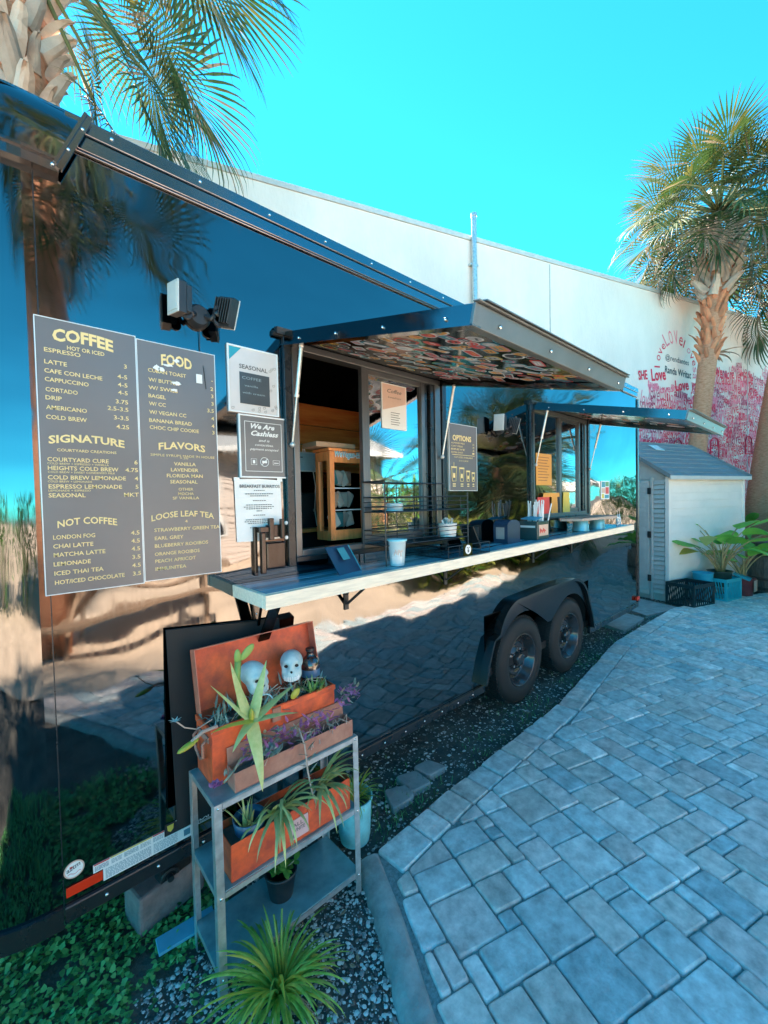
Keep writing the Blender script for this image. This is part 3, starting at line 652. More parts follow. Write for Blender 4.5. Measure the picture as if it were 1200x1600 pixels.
# flood lights above the menu
def floodlight(x, z, label, sc=1.0):
    t = thing('floodlight', label, 'floodlight', (x, -.01, z)); 
    b = MB(); b.lathe((x, -.001, z), [(.045,0),(.045,.02),(.035,.035),(.0,.036)], 20, rot=Matrix.Rotation(radians(90), 3, 'X')); b.build('base_plate', BLACK, t, auto=True)
    for sgn, yaw, pit in ((-1, -78, 3), (1, 118, -16)):
        arm = MB(); e = Vector((x + sgn*.055, -.06, z+.008)); arm.tube([(x + sgn*.02, -.03, z), (x + sgn*.035, -.05, z-.012), e], .011, 8); arm.sph(e, (.018,)*3, 10, 8)
        for q in range(4): arm.cyl(e + Vector((sgn*.004, 0, -.03+.014*q)), e + Vector((sgn*.004, -.012, -.03+.014*q)), .020, n=12)
        arm.build('knuckle', BLACK, t, auto=True)
        rt = Matrix.Rotation(radians(yaw), 3, 'Z') @ Matrix.Rotation(radians(pit), 3, 'Y')
        f = rt @ Vector((0,-1,0)); c = e + Vector((sgn*.035, -.012, .012)); hw, hh = .036, .055
        b = MB(); b.obox(c, (hw*2, .03, hh*2), rt); 
        for q in range(7): b.obox(c - f*.024 + rt @ Vector((-.036+.012*q, 0, 0)), (.004, .02, hh*1.7), rt)
        h = b.build('lamp_head', BLACK, t, bevel=.003)
        b = MB(); b.obox(c + f*.0165, (hw*2.05, .006, hh*2.05), rt); b.obox(c + f*.0205, (hw*1.7, .003, hh*1.7), rt); b.build('lens', mat('lens', (.55,.56,.52), .2, var=.05), h, bevel=.002)
    return t
p = on_y(308, 497, 0); fl = floodlight(p.x, p.z, 'black twin floodlight mounted above the two menu boards')
b = MB(); b.tube([(p.x+.005,-.012,p.z-.03), (p.x+.004,-.004,p.z-.12), (p.x+.012,-.021,2.12), (p.x+.018,-.022,2.05)], .0015, 5); b.build('hanging_wire', BLACK, fl)
p = on_y(772, 668, 0); floodlight(p.x+.05, p.z, 'black twin floodlight on the wall between the two awnings')
p = on_y(960, 655, 0); floodlight(p.x-.1, p.z-.0, 'black floodlight tucked beneath the farther awning')
# acrylic sign: SEASONAL
def zc4(zx, zy): return (340 + zx/5.714, 640 + zy/5.714)
def zc3(zx, zy): return (240 + zx/5, 440 + zy/5)
t = thing('poster_holder', 'clear framed poster reading SEASONAL with a dark square', 'poster', (.785, -.012, 1.985))
b = MB(); b.box(.682, .895, -.009, -.002, 1.985, 2.248); b.build('poster_sheet', mat('poster_pale', (.62,.58,.56), .3, var=.06, vs=6), t)
b = MB(); edgeframe(b, .682, .895, 1.985, 2.248, -.012, -.001, .006); b.build('acrylic_rim', CLEARF, t, bevel=.001)
L = MB(); line(L, 'SEASONAL', 668, 672, 890, 638, -.0097, zc3, bold=.022); L.build('lettering', GREYTXT, t)
b = MB(); b.box(.725, .858, -.0115, -.0095, 2.018, 2.148); sq = b.build('dark_card', mat('dark_card', (.06,.075,.085), .3), t)
L = MB()
for i, (s, xx, wd, h) in enumerate((('COFFEE',.735,.085,.012),('vanilla',.745,.06,.009),('with cream',.735,.10,.009))): put_text(L, s, (xx, -.0122, 2.12-.03*i), EX, EZ, wd, h, 0)
L.build('card_lettering', mat('chalk', (.3,.38,.4), .6), t)
b = MB(); b.prism([(.684,-.0096,2.246),(.735,-.0096,2.246),(.684,-.0096,2.19)], (0,-.0006,0)); b.build('teal_corner', TEALP, t)
b = MB(); r5 = random.Random(5)
for q in range(14): 
    cx, cz = (r5.uniform(.862,.89), r5.uniform(1.995,2.2)) if q % 2 else (r5.uniform(.69,.88), r5.uniform(1.992,2.012))
    b.tube([(cx + .007*cos(a*.9)*(.3+a*.1), -.0098, cz + .007*sin(a*.9)*(.3+a*.1)) for a in range(9)], .0008, 4)
b.build('doodle_print', mat('doodle', (.3,.28,.25), .6), t)
t = thing('cashless_sign', 'grey sign with white script saying We Are Cashless, in a clear rim', 'sign', (.825, -.012, 1.715))
b = MB(); b.box(.722, .930, -.009, -.002, 1.715, 1.968); b.build('sign_sheet', mat('sign_grey', (.17,.165,.165), .3, var=.05), t)
b = MB(); edgeframe(b, .722, .930, 1.715, 1.968, -.012, -.001, .0065); b.build('acrylic_rim', CLEARF, t, bevel=.001)
b = MB(); edgeframe(b, .742, .908, 1.738, 1.945, -.0098, -.009, .002)
for (s, a, yb, r_, yt, bo) in (('We Are',297,165,508,118,.03),('Cashless',300,228,543,182,.03),('and is',368,285,465,262,.005),('contactless,',335,322,497,300,.0),('payment accepted',290,358,545,336,.0)): line(b, s, a, yb, r_, yt, -.0098, zc4, bold=bo, shear=.35)
def icon_ring(mb, cx, cz, r, y): mb.tube([(cx + r*cos(2*pi*i/20), y, cz + r*sin(2*pi*i/20)) for i in range(21)], .0012, 5)
c = on_y(*zc4(420, 468), -.0098); icon_ring(b, c.x, c.z, .019, -.0098); b.bar((c.x-.013, -.0098, c.z-.013), (c.x+.013, -.0098, c.z+.013), .0015, .0025); b.box(c.x-.011, c.x+.011, -.0104, -.0098, c.z-.005, c.z+.005)
c = on_y(*zc4(325, 465), -.0098); edgeframe(b, c.x-.012, c.x+.012, c.z-.012, c.z+.012, -.0104, -.0098, .001); b.box(c.x-.005, c.x+.005, -.0104, -.0098, c.z-.007, c.z+.007)
c = on_y(*zc4(522, 478), -.0098); edgeframe(b, c.x-.014, c.x+.016, c.z-.008, c.z+.01, -.0104, -.0098, .001); b.box(c.x-.01, c.x+.012, -.0104, -.0098, c.z-.002, c.z+.001)
b.build('lettering', WHITE, t)
t = thing('paper_notice', 'white paper notice headed BREAKFAST BURRITOS taped to the trailer', 'notice', (.8, -.004, 1.44))
b = MB(); b.add([(.695,-.004,1.44),(.80,-.008,1.438),(.905,-.004,1.442),(.90,-.007,1.70),(.80,-.004,1.705),(.69,-.006,1.702)], [(0,1,4,5),(1,2,3,4)]); b.build('sheet', PAPER, t)
L = MB(); line(L, 'BREAKFAST BURRITOS', 197, 697, 555, 668, -.009, zc4, bold=.02)
rr = random.Random(4)
for k, (yy, wd) in enumerate(((722,.3),(752,.75),(770,.5),(812,.35),(850,.7),(868,.82),(884,.7),(904,.16),(942,.32),(980,.72),(996,.78),(1012,.6),(1050,.5),(1070,.3),(1090,.24))):
    c = on_y(*zc4(375, yy), -.009); n = int(14*wd)+2; W_1 = .17*wd
    for q in range(n): L.box(c.x - W_1/2 + W_1*q/n, c.x - W_1/2 + W_1*(q+rr.uniform(.6,.85))/n, -.0092, -.0088, c.z-.0016, c.z+.0016)
L.build('lettering', GREYTXT, t)
for (x, z) in ((.70,1.70),(.895,1.70)): bb = MB(); bb.box(x-.012, x+.012, -.0095, -.0085, z-.006, z+.009); bb.build('tape', CLEARF, t)
# black folding bracket beside the window with two white bolts
t = thing('steel_bracket', 'dark steel bracket with two upright prongs left of the serving window', 'bracket', (.85, -.03, 1.30))
KM = mirrorpaint('bracket_steel', (.07,.07,.075), .15, [(4,.004,(1,1,1))])
for (x0, x1, z0, z1, y0) in ((.82,.842,1.44,1.535,-.05),(.875,.892,1.445,1.53,-.05)): b = MB(); b.box(x0, x1, y0, y0+.02, z0, z1); b.build('prong', KM, t, bevel=.003)
b = MB(); b.box(.775,.815,-.055,-.02,1.475,1.50); b.box(.78,.80,-.055,-.03,1.30,1.475); b.box(.763,.778,-.02,-.001,1.29,1.50); b.box(.815,.905,-.03,-.018,1.45,1.505); b.build('arm', KM, t, bevel=.003)
b = MB(); b.box(.815,.91,-.025,-.001,1.31,1.43); b.build('plate', KM, t, bevel=.008)
for z in (1.51, 1.445): b = MB(); b.sph((.912,-.026,z), (.009,.006,.009), 10, 6); b.build('bolt', WHITE, t, smooth=True)
# OPTIONS board
def zc6(zx, zy): return (640 + zx/3.243, 620 + zy/3.243)
t = thing('options_board', 'small grey board headed OPTIONS with four drawn cups beside the window', 'sign', (2.22, -.012, 1.655))
b = MB(); b.box(2.075, 2.365, -.014, -.002, 1.655, 2.08); b.build('board', BOARD, t)
b = MB(); edgeframe(b, 2.075, 2.365, 1.655, 2.08, -.0155, -.001, .003); b.build('frame', CLEARF, t)
L = MB(); line(L, 'OPTIONS', 218, 218, 312, 190, -.0152, zc6, bold=.03)
for k, (s, z) in enumerate((('ALMOND MILK',1.955),('OAT MILK',1.935),('BREVE',1.915),('EXTRA SHOT',1.895))): put_text(L, s, (2.095, -.0152, z), EX, EZ, .14 - .02*(k % 2), .011, .0); put_text(L, ['.75','.75','.5','1'][k], (2.315, -.0152, z), EX, EZ, .022, .011, .0)
put_text(L, 'CUP SIZES AVAILABLE', (2.12, -.0152, 1.865), EX, EZ, .2, .010, 0); put_text(L, '24 16 12 8 OZ', (2.17, -.0152, 1.843), EX, EZ, .1, .010, 0)
L.box(2.10, 2.34, -.0156, -.0152, 1.884, 1.8865)
for cx, hh, ww in ((2.118,.085,.05),(2.198,.080,.046),(2.265,.062,.036),(2.322,.052,.030)):
    z0 = 1.715; pts = [(cx-ww*.36,z0),(cx-ww*.5,z0+hh),(cx+ww*.5,z0+hh),(cx+ww*.36,z0),(cx-ww*.36,z0)]
    L.tube([(x, -.0154, z) for x, z in pts], .0022, 4); L.box(cx-ww*.58, cx+ww*.58, -.0165, -.0152, z0+hh, z0+hh+.009)
    L.box(cx-ww*.2, cx+ww*.2, -.0158, -.0152, z0+hh*.25, z0+hh*.6); L.box(cx-ww*.3, cx+ww*.3, -.0158, -.0152, 1.693, 1.70); L.box(cx-ww*.3, cx+ww*.3, -.0158, -.0152, 1.680, 1.686)
    if cx < 2.15: L.box(cx-.002, cx+.002, -.0158, -.0152, z0+hh, z0+hh+.035)
L.build('lettering', CREAM, t)
# poster behind the sliding pane, orange paper in the far window, little coloured poster
t = thing('paper_poster', 'tan and white poster taped inside the serving window glass', 'poster', (1.63, .01, 2.0))
b = MB(); b.box(1.535, 1.725, .012, .016, 2.0, 2.25); b.build('sheet', PAPER, t); b = MB(); b.prism([(1.54,.0115,2.245),(1.72,.0115,2.245),(1.72,.0115,2.15),(1.54,.0115,2.10)], (0,-.0004,0)); b.build('tan_print', COLS[6], t)
L = MB(); put_text(L, 'Coffee', (1.575, .0105, 2.20), EX, EZ, .11, .022, .01, shear=.3); put_text(L, 'brewed here', (1.58, .0105, 2.17), EX, EZ, .1, .012, 0, shear=.2)
for k in range(6): L.box(1.60, 1.60+.07-.01*(k%2), .0100, .0112, 2.09-.013*k, 2.093-.013*k)
L.build('lettering', GREYTXT, t)
t = thing('paper_note', 'orange handwritten paper taped to the farther window', 'notice', (3.35, .01, 1.7))
b = MB(); b.box(3.22, 3.485, .010, .014, 1.70, 1.965); b.build('sheet', COLS[3], t); L = MB()
for k in range(9): L.box(3.25, 3.44 - .02*(k*7 % 3), .0090, .0098, 1.93-.024*k, 1.935-.024*k)
L.build('handwriting', mat('brown_ink', (.2,.06,.03), .6), t)
t = thing('small_poster', 'narrow poster in red, teal and yellow blocks near the trailer end', 'poster', (4.63, -.003, 1.57))
b = MB(); b.box(4.52, 4.745, -.004, -.001, 1.565, 1.755); b.build('sheet', WHITE, t)
for k, (x0, x1, z0, z1, m) in enumerate(((4.54,4.63,1.69,1.745,2),(4.64,4.73,1.70,1.745,9),(4.64,4.73,1.62,1.69,1),(4.54,4.63,1.63,1.68,6),(4.54,4.60,1.575,1.62,7),(4.62,4.73,1.575,1.61,2))): bb = MB(); bb.box(x0,x1,-.0048,-.0042,z0,z1); bb.build('colour_block', COLS[m], t)
# decals by the bottom edge
t = thing('round_decal', 'round white decal with dark script low on the trailer corner', 'decal', (.13, -.002, .38))
b = MB(); p0 = on_y(116, 1358, -.001); b.lathe((p0.x, -.0012, p0.z), [(.028,0),(.028,.0006),(0,.0006)], 28, rot=Matrix.Rotation(radians(90),3,'X')); b.build('disc', COLS[6], t)
b = MB(); b.lathe((p0.x, -.0018, p0.z), [(.024,0),(.024,.0004),(0,.0004)], 28, rot=Matrix.Rotation(radians(90),3,'X')); b.build('inner_disc', PAPER, t)
L = MB(); put_text(L, 'aztm', (p0.x-.02, -.0024, p0.z-.004), Vector((cos(.3),0,sin(.3))), Vector((-sin(.3),0,cos(.3))), .04, .015, .02, shear=.3); L.build('lettering', GREYTXT, t)
L = MB(); L.tube([(p0.x-.018+.004*i, -.0024, p0.z-.012+.003*sin(i)) for i in range(10)], .0008, 4); L.box(p0.x-.012, p0.x-.004, -.0024, -.002, p0.z+.006, p0.z+.013); L.build('swoosh', COLS[1], t)
t = thing('reflector', 'red-orange reflector strip low on the trailer corner', 'reflector', (.14, -.002, .33))
b = MB(); b.box(.092, .192, -.005, -.001, .325, .357); b.build('reflector_lens', DRED, t, bevel=.001)
def zc9(zx, zy): return (80 + zx/4.444, 1220 + zy/4.444)
t = thing('spec_sticker', 'long white data sticker with yellow top stripe on the trailer edge', 'sticker', (.3, -.002, .33))
b = MB(); b.box(.1935, .50, -.003, -.001, .318, .360); b.box(.156+.01, .385, -.0028, -.001, .3605, .388); b.build('label_sheet', PAPER, t)
b = MB(); b.box(.215, .345, -.0034, -.003, .384, .3885); b.build('yellow_stripe', COLS[7], t)
b = MB(); b.box(.168, .213, -.0034, -.003, .384, .3885); b.box(.347, .384, -.0034, -.003, .384, .3885); b.build('red_stripe', COLS[1], t)
b = MB()
for (x0, x1, z0, z1, n) in ((.17,.21,.364,.381,5),(.218,.25,.364,.381,4),(.256,.30,.364,.381,5),(.306,.34,.364,.381,4),(.347,.382,.364,.381,4),(.2,.34,.322,.357,9),(.348,.43,.322,.357,8)):
    for k in range(n):
        z = z0 + (z1-z0)*(k+.5)/n; xx = x0
        while xx < x1: l = rr.uniform(.003,.012); b.box(xx, min(xx+l, x1), -.0035, -.003, z-.0008, z+.0008); xx += l + .002
b.box(.452,.475,-.0035,-.003,.328,.352)
b.build('print', mat('blue_print', (.1,.22,.28), .5), t)
t = thing('express_decal', 'black and white outlined EXPRESS decal low on the trailer edge', 'decal', (.56, -.002, .35))
b = MB(); b.box(.388, .472, -.0028, -.001, .363, .405); b.box(.503, .615, -.0032, -.001, .345, .392); b.build('plate', COLS[4], t)
b = MB(); edgeframe(b, .507, .611, .349, .388, -.0036, -.0032, .0018); put_text(b, 'EXPRESS', (.510, -.0037, .358), EX, EZ, .098, .018, .02, shear=.2); b.box(.53,.60,-.0037,-.0033,.381,.3835); b.box(.51,.6,-.0037,-.0033,.352,.3535); put_text(b, 'TURN', (.43, -.0032, .388), EX, EZ, .036, .009, .01); b.box(.425,.470,-.0033,-.0029,.402,.4035); b.build('lettering', WHITE, t)
b = MB(); b.prism([(.395,-.003,.398),(.418,-.003,.398),(.416,-.003,.38),(.4065,-.003,.371),(.397,-.003,.38)], (0,-.0005,0)); b.build('shield', COLS[7], t)

# ================================================================== COUNTER
def zc(x): return 1.266 + (x - .67) * .0115
cx0, cx1, cy0, cy1 = .67, 4.53, -.305, -.003
t = thing('serving_counter', 'long shelf counter with boards coloured sky-lit blue and pale wooden edge below the windows', 'counter', (2.6, -.1, 1.24))
slope = atan2(.0115, 1); rotc = Matrix.Rotation(-slope, 3, 'Y')
nb = 5; bwid = (cy1 - cy0 - .03) / nb
for k in range(nb):
    b = MB(); y = cy0 + .03 + bwid*k
    b.prism([(cx0+.022, y+.0012, zc(cx0)-.025), (cx1-.02, y+.0012, zc(cx1)-.025), (cx1-.02, y+bwid-.0012, zc(cx1)-.025), (cx0+.022, y+bwid-.0012, zc(cx0)-.025)], (0,0,.0245+.0006*(k%2)))
    b.build('board', WOODT, t, bevel=.0015)
b = MB(); 
for x0, x1 in ((cx0, 1.62), (1.622, 2.95), (2.952, cx1)):
    b = MB(); b.prism([(x0, cy0, zc(x0)-.05), (x1, cy0, zc(x1)-.05), (x1, cy0, zc(x1)), (x0, cy0, zc(x0))], (0,.028,0)); b.build('edge_board', WOODW, t, bevel=.0015)
b = MB(); b.box(cx0, cx0+.02, cy0+.029, cy1, zc(cx0)-.05, zc(cx0)); b.build('end_board', WOODW, t, bevel=.0015)
b = MB(); b.box(cx1-.018, cx1, cy0+.029, cy1, zc(cx1)-.05, zc(cx1)); b.build('end_board', WOODW, t, bevel=.0015)
for x in (.77, 1.25, 2.03, 3.13, 3.83):
    b = MB(); z = zc(x) - .051; D = .26 if x > .8 else .28; H = .17 if x > .8 else .3
    b.box(x-.013, x+.013, -.007, -.001, z-H, z); b.box(x-.013, x+.013, -.25, -.008, z-.006, z); b.bar((x, -.010, z-H+.03), (x, -.19, z-.012), .018 if x > .8 else .05, .008)
    b.bar((x, -.010, z-H*.55), (x, -.07, z-.008), .012, .006); b.build('bracket', KM if x < .8 else BLACK, t, bevel=.0015)
    for q in (.3, .8): b = MB(); b.sph((x, -.009, z-H*q), (.004,)*3, 6, 4); b.build('screw', CHROME, t)
# things on the counter
NAVY = mat('navy_plastic', (.02,.05,.10), .3)
x = 1.16; z = zc(x)
t = thing('menu_stand', 'dark blue angled card stand with a small square code label, left on the counter', 'stand', (x, -.14, z))
b = MB(); b.prism([(x-.08, -.19, z+.001), (x+.07, -.15, z+.001), (x+.045, -.08, z+.12), (x-.105, -.12, z+.12)], (.004,.010,-.004)); b.build('front_panel', NAVY, t, bevel=.002)
b = MB(); b.prism([(x+.072, -.15, z+.001), (x+.13, -.06, z+.001), (x+.05, -.078, z+.118)], (.006,0,0)); b.build('side_panel', TEALP, t)
b = MB(); b.prism([(x-.035, -.158, z+.06), (x+.012, -.146, z+.06), (x+.0, -.112, z+.112), (x-.047, -.124, z+.112)], (0,-.003,.001)); b.build('label_card', COLS[2], t)
x = 1.425; y = -.20; z = zc(x)+.002
t = thing('plastic_cup', 'clear plastic cup with pale rim and printed wrap, nearest on the counter', 'cup', (x, y, z))
CUPM = mat('cup_plastic', (.55,.66,.68), .12, var=.08, spec=.8)
b = MB(); b.lathe((x,y,z), [(.034,0),(.036,.004),(.0455,.118),(.049,.120),(.050,.126),(.048,.130),(.045,.128),(.0435,.118),(.033,.008),(0,.006)], 36, close=False); b.build('cup_body', CUPM, t, smooth=True)
b = MB(); b.lathe((x,y,z+.122), [(.0505,0),(.0515,.006),(.049,.010),(.046,.008)], 36, close=False); b.build('rim', mat('cup_rim', (.25,.62,.68), .25), t, smooth=True)
b = MB()
for k in range(16):
    a = -pi*.95 + k*.085; r0, r1 = .0368, .041
    b.bar((x + r0*cos(a), y + r0*sin(a), z+.012), (x + r1*cos(a), y + r1*sin(a), z+.045 + .012*(k%3)), .0022, .001, (cos(a), sin(a), 0))
b.build('crowd_print', WHITE, t)
b = MB()
for k in range(7):
    a = -pi*.85 + k*.16; zz = z + .062 + .016*sin(k*1.3)**2; r0 = .0418
    b.obox((x + r0*cos(a), y + r0*sin(a), zz), (.004, .001, .018+.01*(k%2)), Matrix.Rotation(a+pi/2, 3, 'Z'))
b.build('orange_print', COLS[6], t)
# two-tier wire rack
def wire(mb, pts, r=.0022): mb.tube(pts, r, 5)
def basket(mb, x0, x1, y0, y1, z0, z1, nh=3, nv=10):
    for k in range(nh+1):
        z = z0 + (z1-z0)*k/nh; wire(mb, [(x0,y0,z),(x1,y0,z),(x1,y1,z),(x0,y1,z),(x0,y0,z)], .0030 if k in (0, nh) else .0018)
    for k in range(nv+1):
        x = x0 + (x1-x0)*k/nv; wire(mb, [(x,y0,z0),(x,y1,z0)], .0016)
        if k % 3 == 0: wire(mb, [(x,y0,z0),(x,y0,z1)], .0016)
x0, x1 = 1.36, 2.02; z = zc(1.6)
t = thing('wire_rack', 'black two-tier wire basket rack standing in front of the serving window', 'wire rack', (1.69, -.11, z))
WIRE = BLACK
for (a, c) in ((x0,-.02),(x0,-.19),(x1,-.02),(x1,-.19)): b = MB(); wire(b, [(a,c,z),(a,c,z+(.42 if c > -.1 or a < 1.5 else .36))], .0042); b.build('post', WIRE, t)
b = MB(); basket(b, x0, x1, -.19, -.02, z+.10, z+.17); b.build('lower_basket', WIRE, t)
b = MB(); basket(b, x0, x1, -.19, -.02, z+.265, z+.34); b.build('upper_basket', WIRE, t)
b = MB(); wire(b, [(x0,-.02,z+.42),(x1,-.02,z+.42)], .004); wire(b, [(x0,-.19,z+.42),(x0,-.02,z+.42)], .004); wire(b, [(1.6,-.02,z+.1),(1.6,-.02,z+.42)], .003); wire(b, [(1.82,-.02,z+.1),(1.82,-.02,z+.42)], .003); b.build('top_rod', WIRE, t)
b = MB(); b.box(x0+.005, x1-.005, -.185, -.025, z+.262, z+.264); b.build('upper_shelf', WIRE, t)
b = MB(); b.box(x0+.005, x1-.005, -.185, -.025, z+.096, z+.098); b.build('lower_shelf', WIRE, t)
xx = 1.93; z1_ = z + .103
t = thing('cutlery_tub', 'white tub of wrapped packets sitting in the wire rack', 'tub', (xx, -.11, z1_))
b = MB(); b.lathe((xx,-.11,z1_), [(.048,0),(.055,.075),(.058,.078),(.053,.076),(.046,.004),(0,.004)], 24, close=False); b.build('tub', WHITE, t, smooth=True)
rq = random.Random(2)
for k in range(14):
    b = MB(); a = rq.uniform(0, 6.28); r_ = rq.uniform(0,.03); p0 = Vector((xx + r_*cos(a), -.11 + r_*sin(a), z1_+.05)); p1 = p0 + Vector((rq.uniform(-.025,.025), rq.uniform(-.025,.025), rq.uniform(.04,.06))); b.bar(p0, p1, .014, .004); b.build('packet', WHITE if k % 3 else COLS[5], t)
t = thing('lid_stack', 'low clear stack of cup lids lying in the upper wire basket', 'lids', (1.5, -.11, z+.267))
for k in range(5):
    b = MB(); b.lathe((1.5,-.11,z+.268+.008*k), [(.045,0),(.047,.003),(.040,.008),(.0,.009)], 24, close=False); b.build('lid', CUPM, t, smooth=True)
# low wire tray with round badge
x0, x1, y0, y1 = 1.72, 2.10, -.285, -.04; z = zc(1.9)
t = thing('wire_tray', 'low black wire tray with a round white badge at the counter edge', 'tray', (1.9, -.16, z))
b = MB(); basket(b, x0, x1, y0, y1, z+.004, z+.065, 2, 12); b.build('wire_basket', WIRE, t)
b = MB(); b.box(1.845,1.925,y0-.004,y0-.001,z+.004,z+.07); b.build('badge_plate', KM, t)
b = MB(); b.lathe((1.885,y0-.0045,z+.038), [(.026,0),(.026,.001),(0,.001)], 24, rot=Matrix.Rotation(radians(90),3,'X')); b.build('badge', WHITE, t)
b = MB(); b.tube([(1.873+.003*i, y0-.007, z+.047+.004*sin(i*1.1)) for i in range(9)], .0016, 4); b.box(1.879,1.892,y0-.0065,y0-.0056,z+.022,z+.038); b.build('badge_print', GREYTXT, t)
b = MB(); xx = 2.25; z = zc(xx)
t = thing('card_reader', 'black tablet leaning back on the counter right of the wire rack', 'tablet', (xx, -.1, z))
b.prism([(2.20,-.15,z+.002),(2.23,-.03,z+.002),(2.15,-.03,z+.14),(2.12,-.15,z+.14)], (.01,0,.005)); b.build('tablet_body', BLACK, t, bevel=.003)
b = MB(); b.prism([(2.213,-.14,z+.012),(2.238,-.04,z+.012),(2.168,-.04,z+.135),(2.143,-.14,z+.135)], (.0014,0,.0008)); b.build('screen', NAVY, t)
x0, x1, y0, y1 = 2.50, 2.66, -.16, -.05; z = zc(2.6)
t = thing('napkin_dispenser', 'dark napkin dispenser with arched top against the trailer wall', 'napkin dispenser', (2.58, -.1, z))
b = MB(); b.prism([(x0,y0,z),(x1,y0,z),(x1,y0,z+.125)] + [((x0+x1)/2 + (x1-x0)/2*cos(pi*i/10)*.98, y0, z+.125+.035*sin(pi*i/10)) for i in range(1,10)] + [(x0,y0,z+.125)], (0, y1-y0, 0)); b.build('casing', NAVY, t, bevel=.006)
b = MB(); b.box(x0-.002,x0,y0+.025,y1-.02,z+.03,z+.11); b.build('napkin_slot', mat('napkin_slot', (.35,.33,.32), .5), t)
# straw caddy
x0, x1, y0, y1 = 2.79, 2.965, -.22, -.06; z = zc(2.85)
t = thing('straw_caddy', 'small dark caddy box holding white straws and a blue napkin', 'straw box', (2.88, -.14, z))
CAD = mat('caddy_teal', (.03,.07,.075), .22, spec=.8)
b = MB(); b.box(x0,x1,y0,y1,z,z+.006); b.box(x0,x0+.006,y0,y1,z+.006,z+.135); b.box(x1-.006,x1,y0,y1,z+.006,z+.135); b.box(x0+.007,x1-.007,y0,y0+.006,z+.006,z+.135); b.box(x0+.007,x1-.007,y1-.006,y1,z+.006,z+.135); b.build('box_walls', CAD, t, bevel=.002)
b = MB(); b.box(x0-.003,x0-.001,y0+.015,y1-.03,z+.09,z+.105); b.build('label_strip', CUPM, t)
b = MB(); b.box(x0+.02,x1-.02,y0-.004,y0-.001,z+.03,z+.11); b.build('front_card', COLS[6], t)
b = MB()
for q in range(6): b.box(x0+.03+.015*q, x0+.04+.015*q, y0-.006, y0-.0045, z+.05+.01*(q%2), z+.085-.008*(q%3))
b.build('card_print', COLS[1], t)
b = MB(); b.prism([(x0+.005,y0+.01,z+.14),(x0+.09,y0+.005,z+.16),(x0+.12,y1-.03,z+.165),(x0+.02,y1-.02,z+.15)], (0,0,.004)); b.build('napkin', mat('blue_napkin', (.05,.35,.5), .6), t)
for k in range(22):
    a0 = Vector((rq.uniform(x0+.10,x1-.02), rq.uniform(y0+.02,y1-.02), z+.01)); a1 = a0 + Vector(((a0.x - x0 - .1)*.7 + rq.uniform(-.02,.03), rq.uniform(-.03,.03), rq.uniform(.24,.28)))
    b = MB(); b.cyl(a0, a1, .0042, n=6); b.build('straw', WHITE, t)
# wooden board on two upturned cans
z = zc(3.8)
for xx in (3.63, 3.98):
    c = thing('metal_can', 'left blue metal can propping the wooden tray' if xx < 3.8 else 'right blue metal can propping the wooden tray', 'can', (xx, -.17, z), group='cans under the wooden tray')
    b = MB(); b.lathe((xx,-.17,z), [(.066,0),(.068,.004),(.064,.03),(.0635,.032),(.058,.092),(.056,.095),(0,.095)], 28); b.build('can_body', mat('can_blue', (.16,.42,.48), .35, metal=.5), c, auto=True)
t = thing('wooden_tray', 'thin wooden board laid across two upturned cans on the counter', 'wooden board', (3.8, -.15, z+.096))
b = MB(); pts = [(3.42,-.27),(4.1,-.30),(4.27,-.2),(4.22,-.06),(3.5,-.04),(3.36,-.12)]; b.prism([(a,c,z+.0965) for a,c in pts], (0,0,.017)); b.build('board', mat('weathered_board', (.42,.33,.27), .6, var=.2, stretch=(1,8,8)), t, bevel=.003)
b = MB(); b.tube([(4.2,-.25,z+.098),(4.26,-.27,z+.08),(4.27,-.26,z+.04),(4.24,-.25,z+.02)], .006, 6); b.build('cord_loop', PAPER, t)
z = zc(4.42)
t = thing('sauce_bottle', 'small slim pale bottle pair at the far end of the counter', 'bottle', (4.42, -.2, z))
for q in (0, .05): b = MB(); b.lathe((4.40+q,-.2,z), [(.014,0),(.015,.06),(.006,.09),(.005,.11),(0,.11)], 12); b.build('bottle_body', CUPM, t, smooth=True); b = MB(); b.cyl((4.40+q,-.2,z+.111),(4.40+q+.003,-.2,z+.16),.004,.002,8); b.build('nozzle', COLS[6], t)
# ---- inside, seen through the serving window
CLEARG = mat('clear_glass', (.9,.95,.95), .0, var=0); CLEARG.node_tree.nodes['Principled BSDF'].inputs['Transmission Weight'].default_value = 1; CLEARG.node_tree.nodes['Principled BSDF'].inputs['IOR'].default_value = 1.25
z = 1.39
t = thing('display_cabinet', 'small wooden glass-fronted snack cabinet inside the serving window', 'cabinet', (1.44, .3, z))
def wood(n_, *a): b = MB(); b.box(*a); b.build(n_, CABWOOD, t, bevel=.002)
X0, X1, Y0, Y1, Z1 = 1.275, 1.53, .15, .29, 1.872
wood('stile', X0, X0+.03, Y0, Y0+.03, z, Z1); wood('stile', X1-.03, X1, Y0, Y0+.03, z, Z1); wood('stile', X0, X0+.03, Y1-.03, Y1, z, Z1); wood('rail', X0+.031, X1-.031, Y0, Y0+.03, Z1-.06, Z1); wood('rail', X0+.031, X1-.031, Y0, Y0+.03, z, z+.055)
wood('rail', X0, X0+.03, Y0+.031, Y1-.031, Z1-.05, Z1); wood('rail', X0, X0+.03, Y0+.031, Y1-.031, z, z+.05); wood('top', X0-.01, X1+.01, Y0-.01, Y1+.01, Z1+.001, Z1+.016)
b = MB(); b.box(X0+.031, X1-.031, Y0+.012, Y0+.016, z+.056, Z1-.061); b.build('door_glass', CLEARG, t)
b = MB(); b.box(X0+.012, X0+.016, Y0+.031, Y1-.031, z+.051, Z1-.051); b.build('side_glass', CLEARG, t)
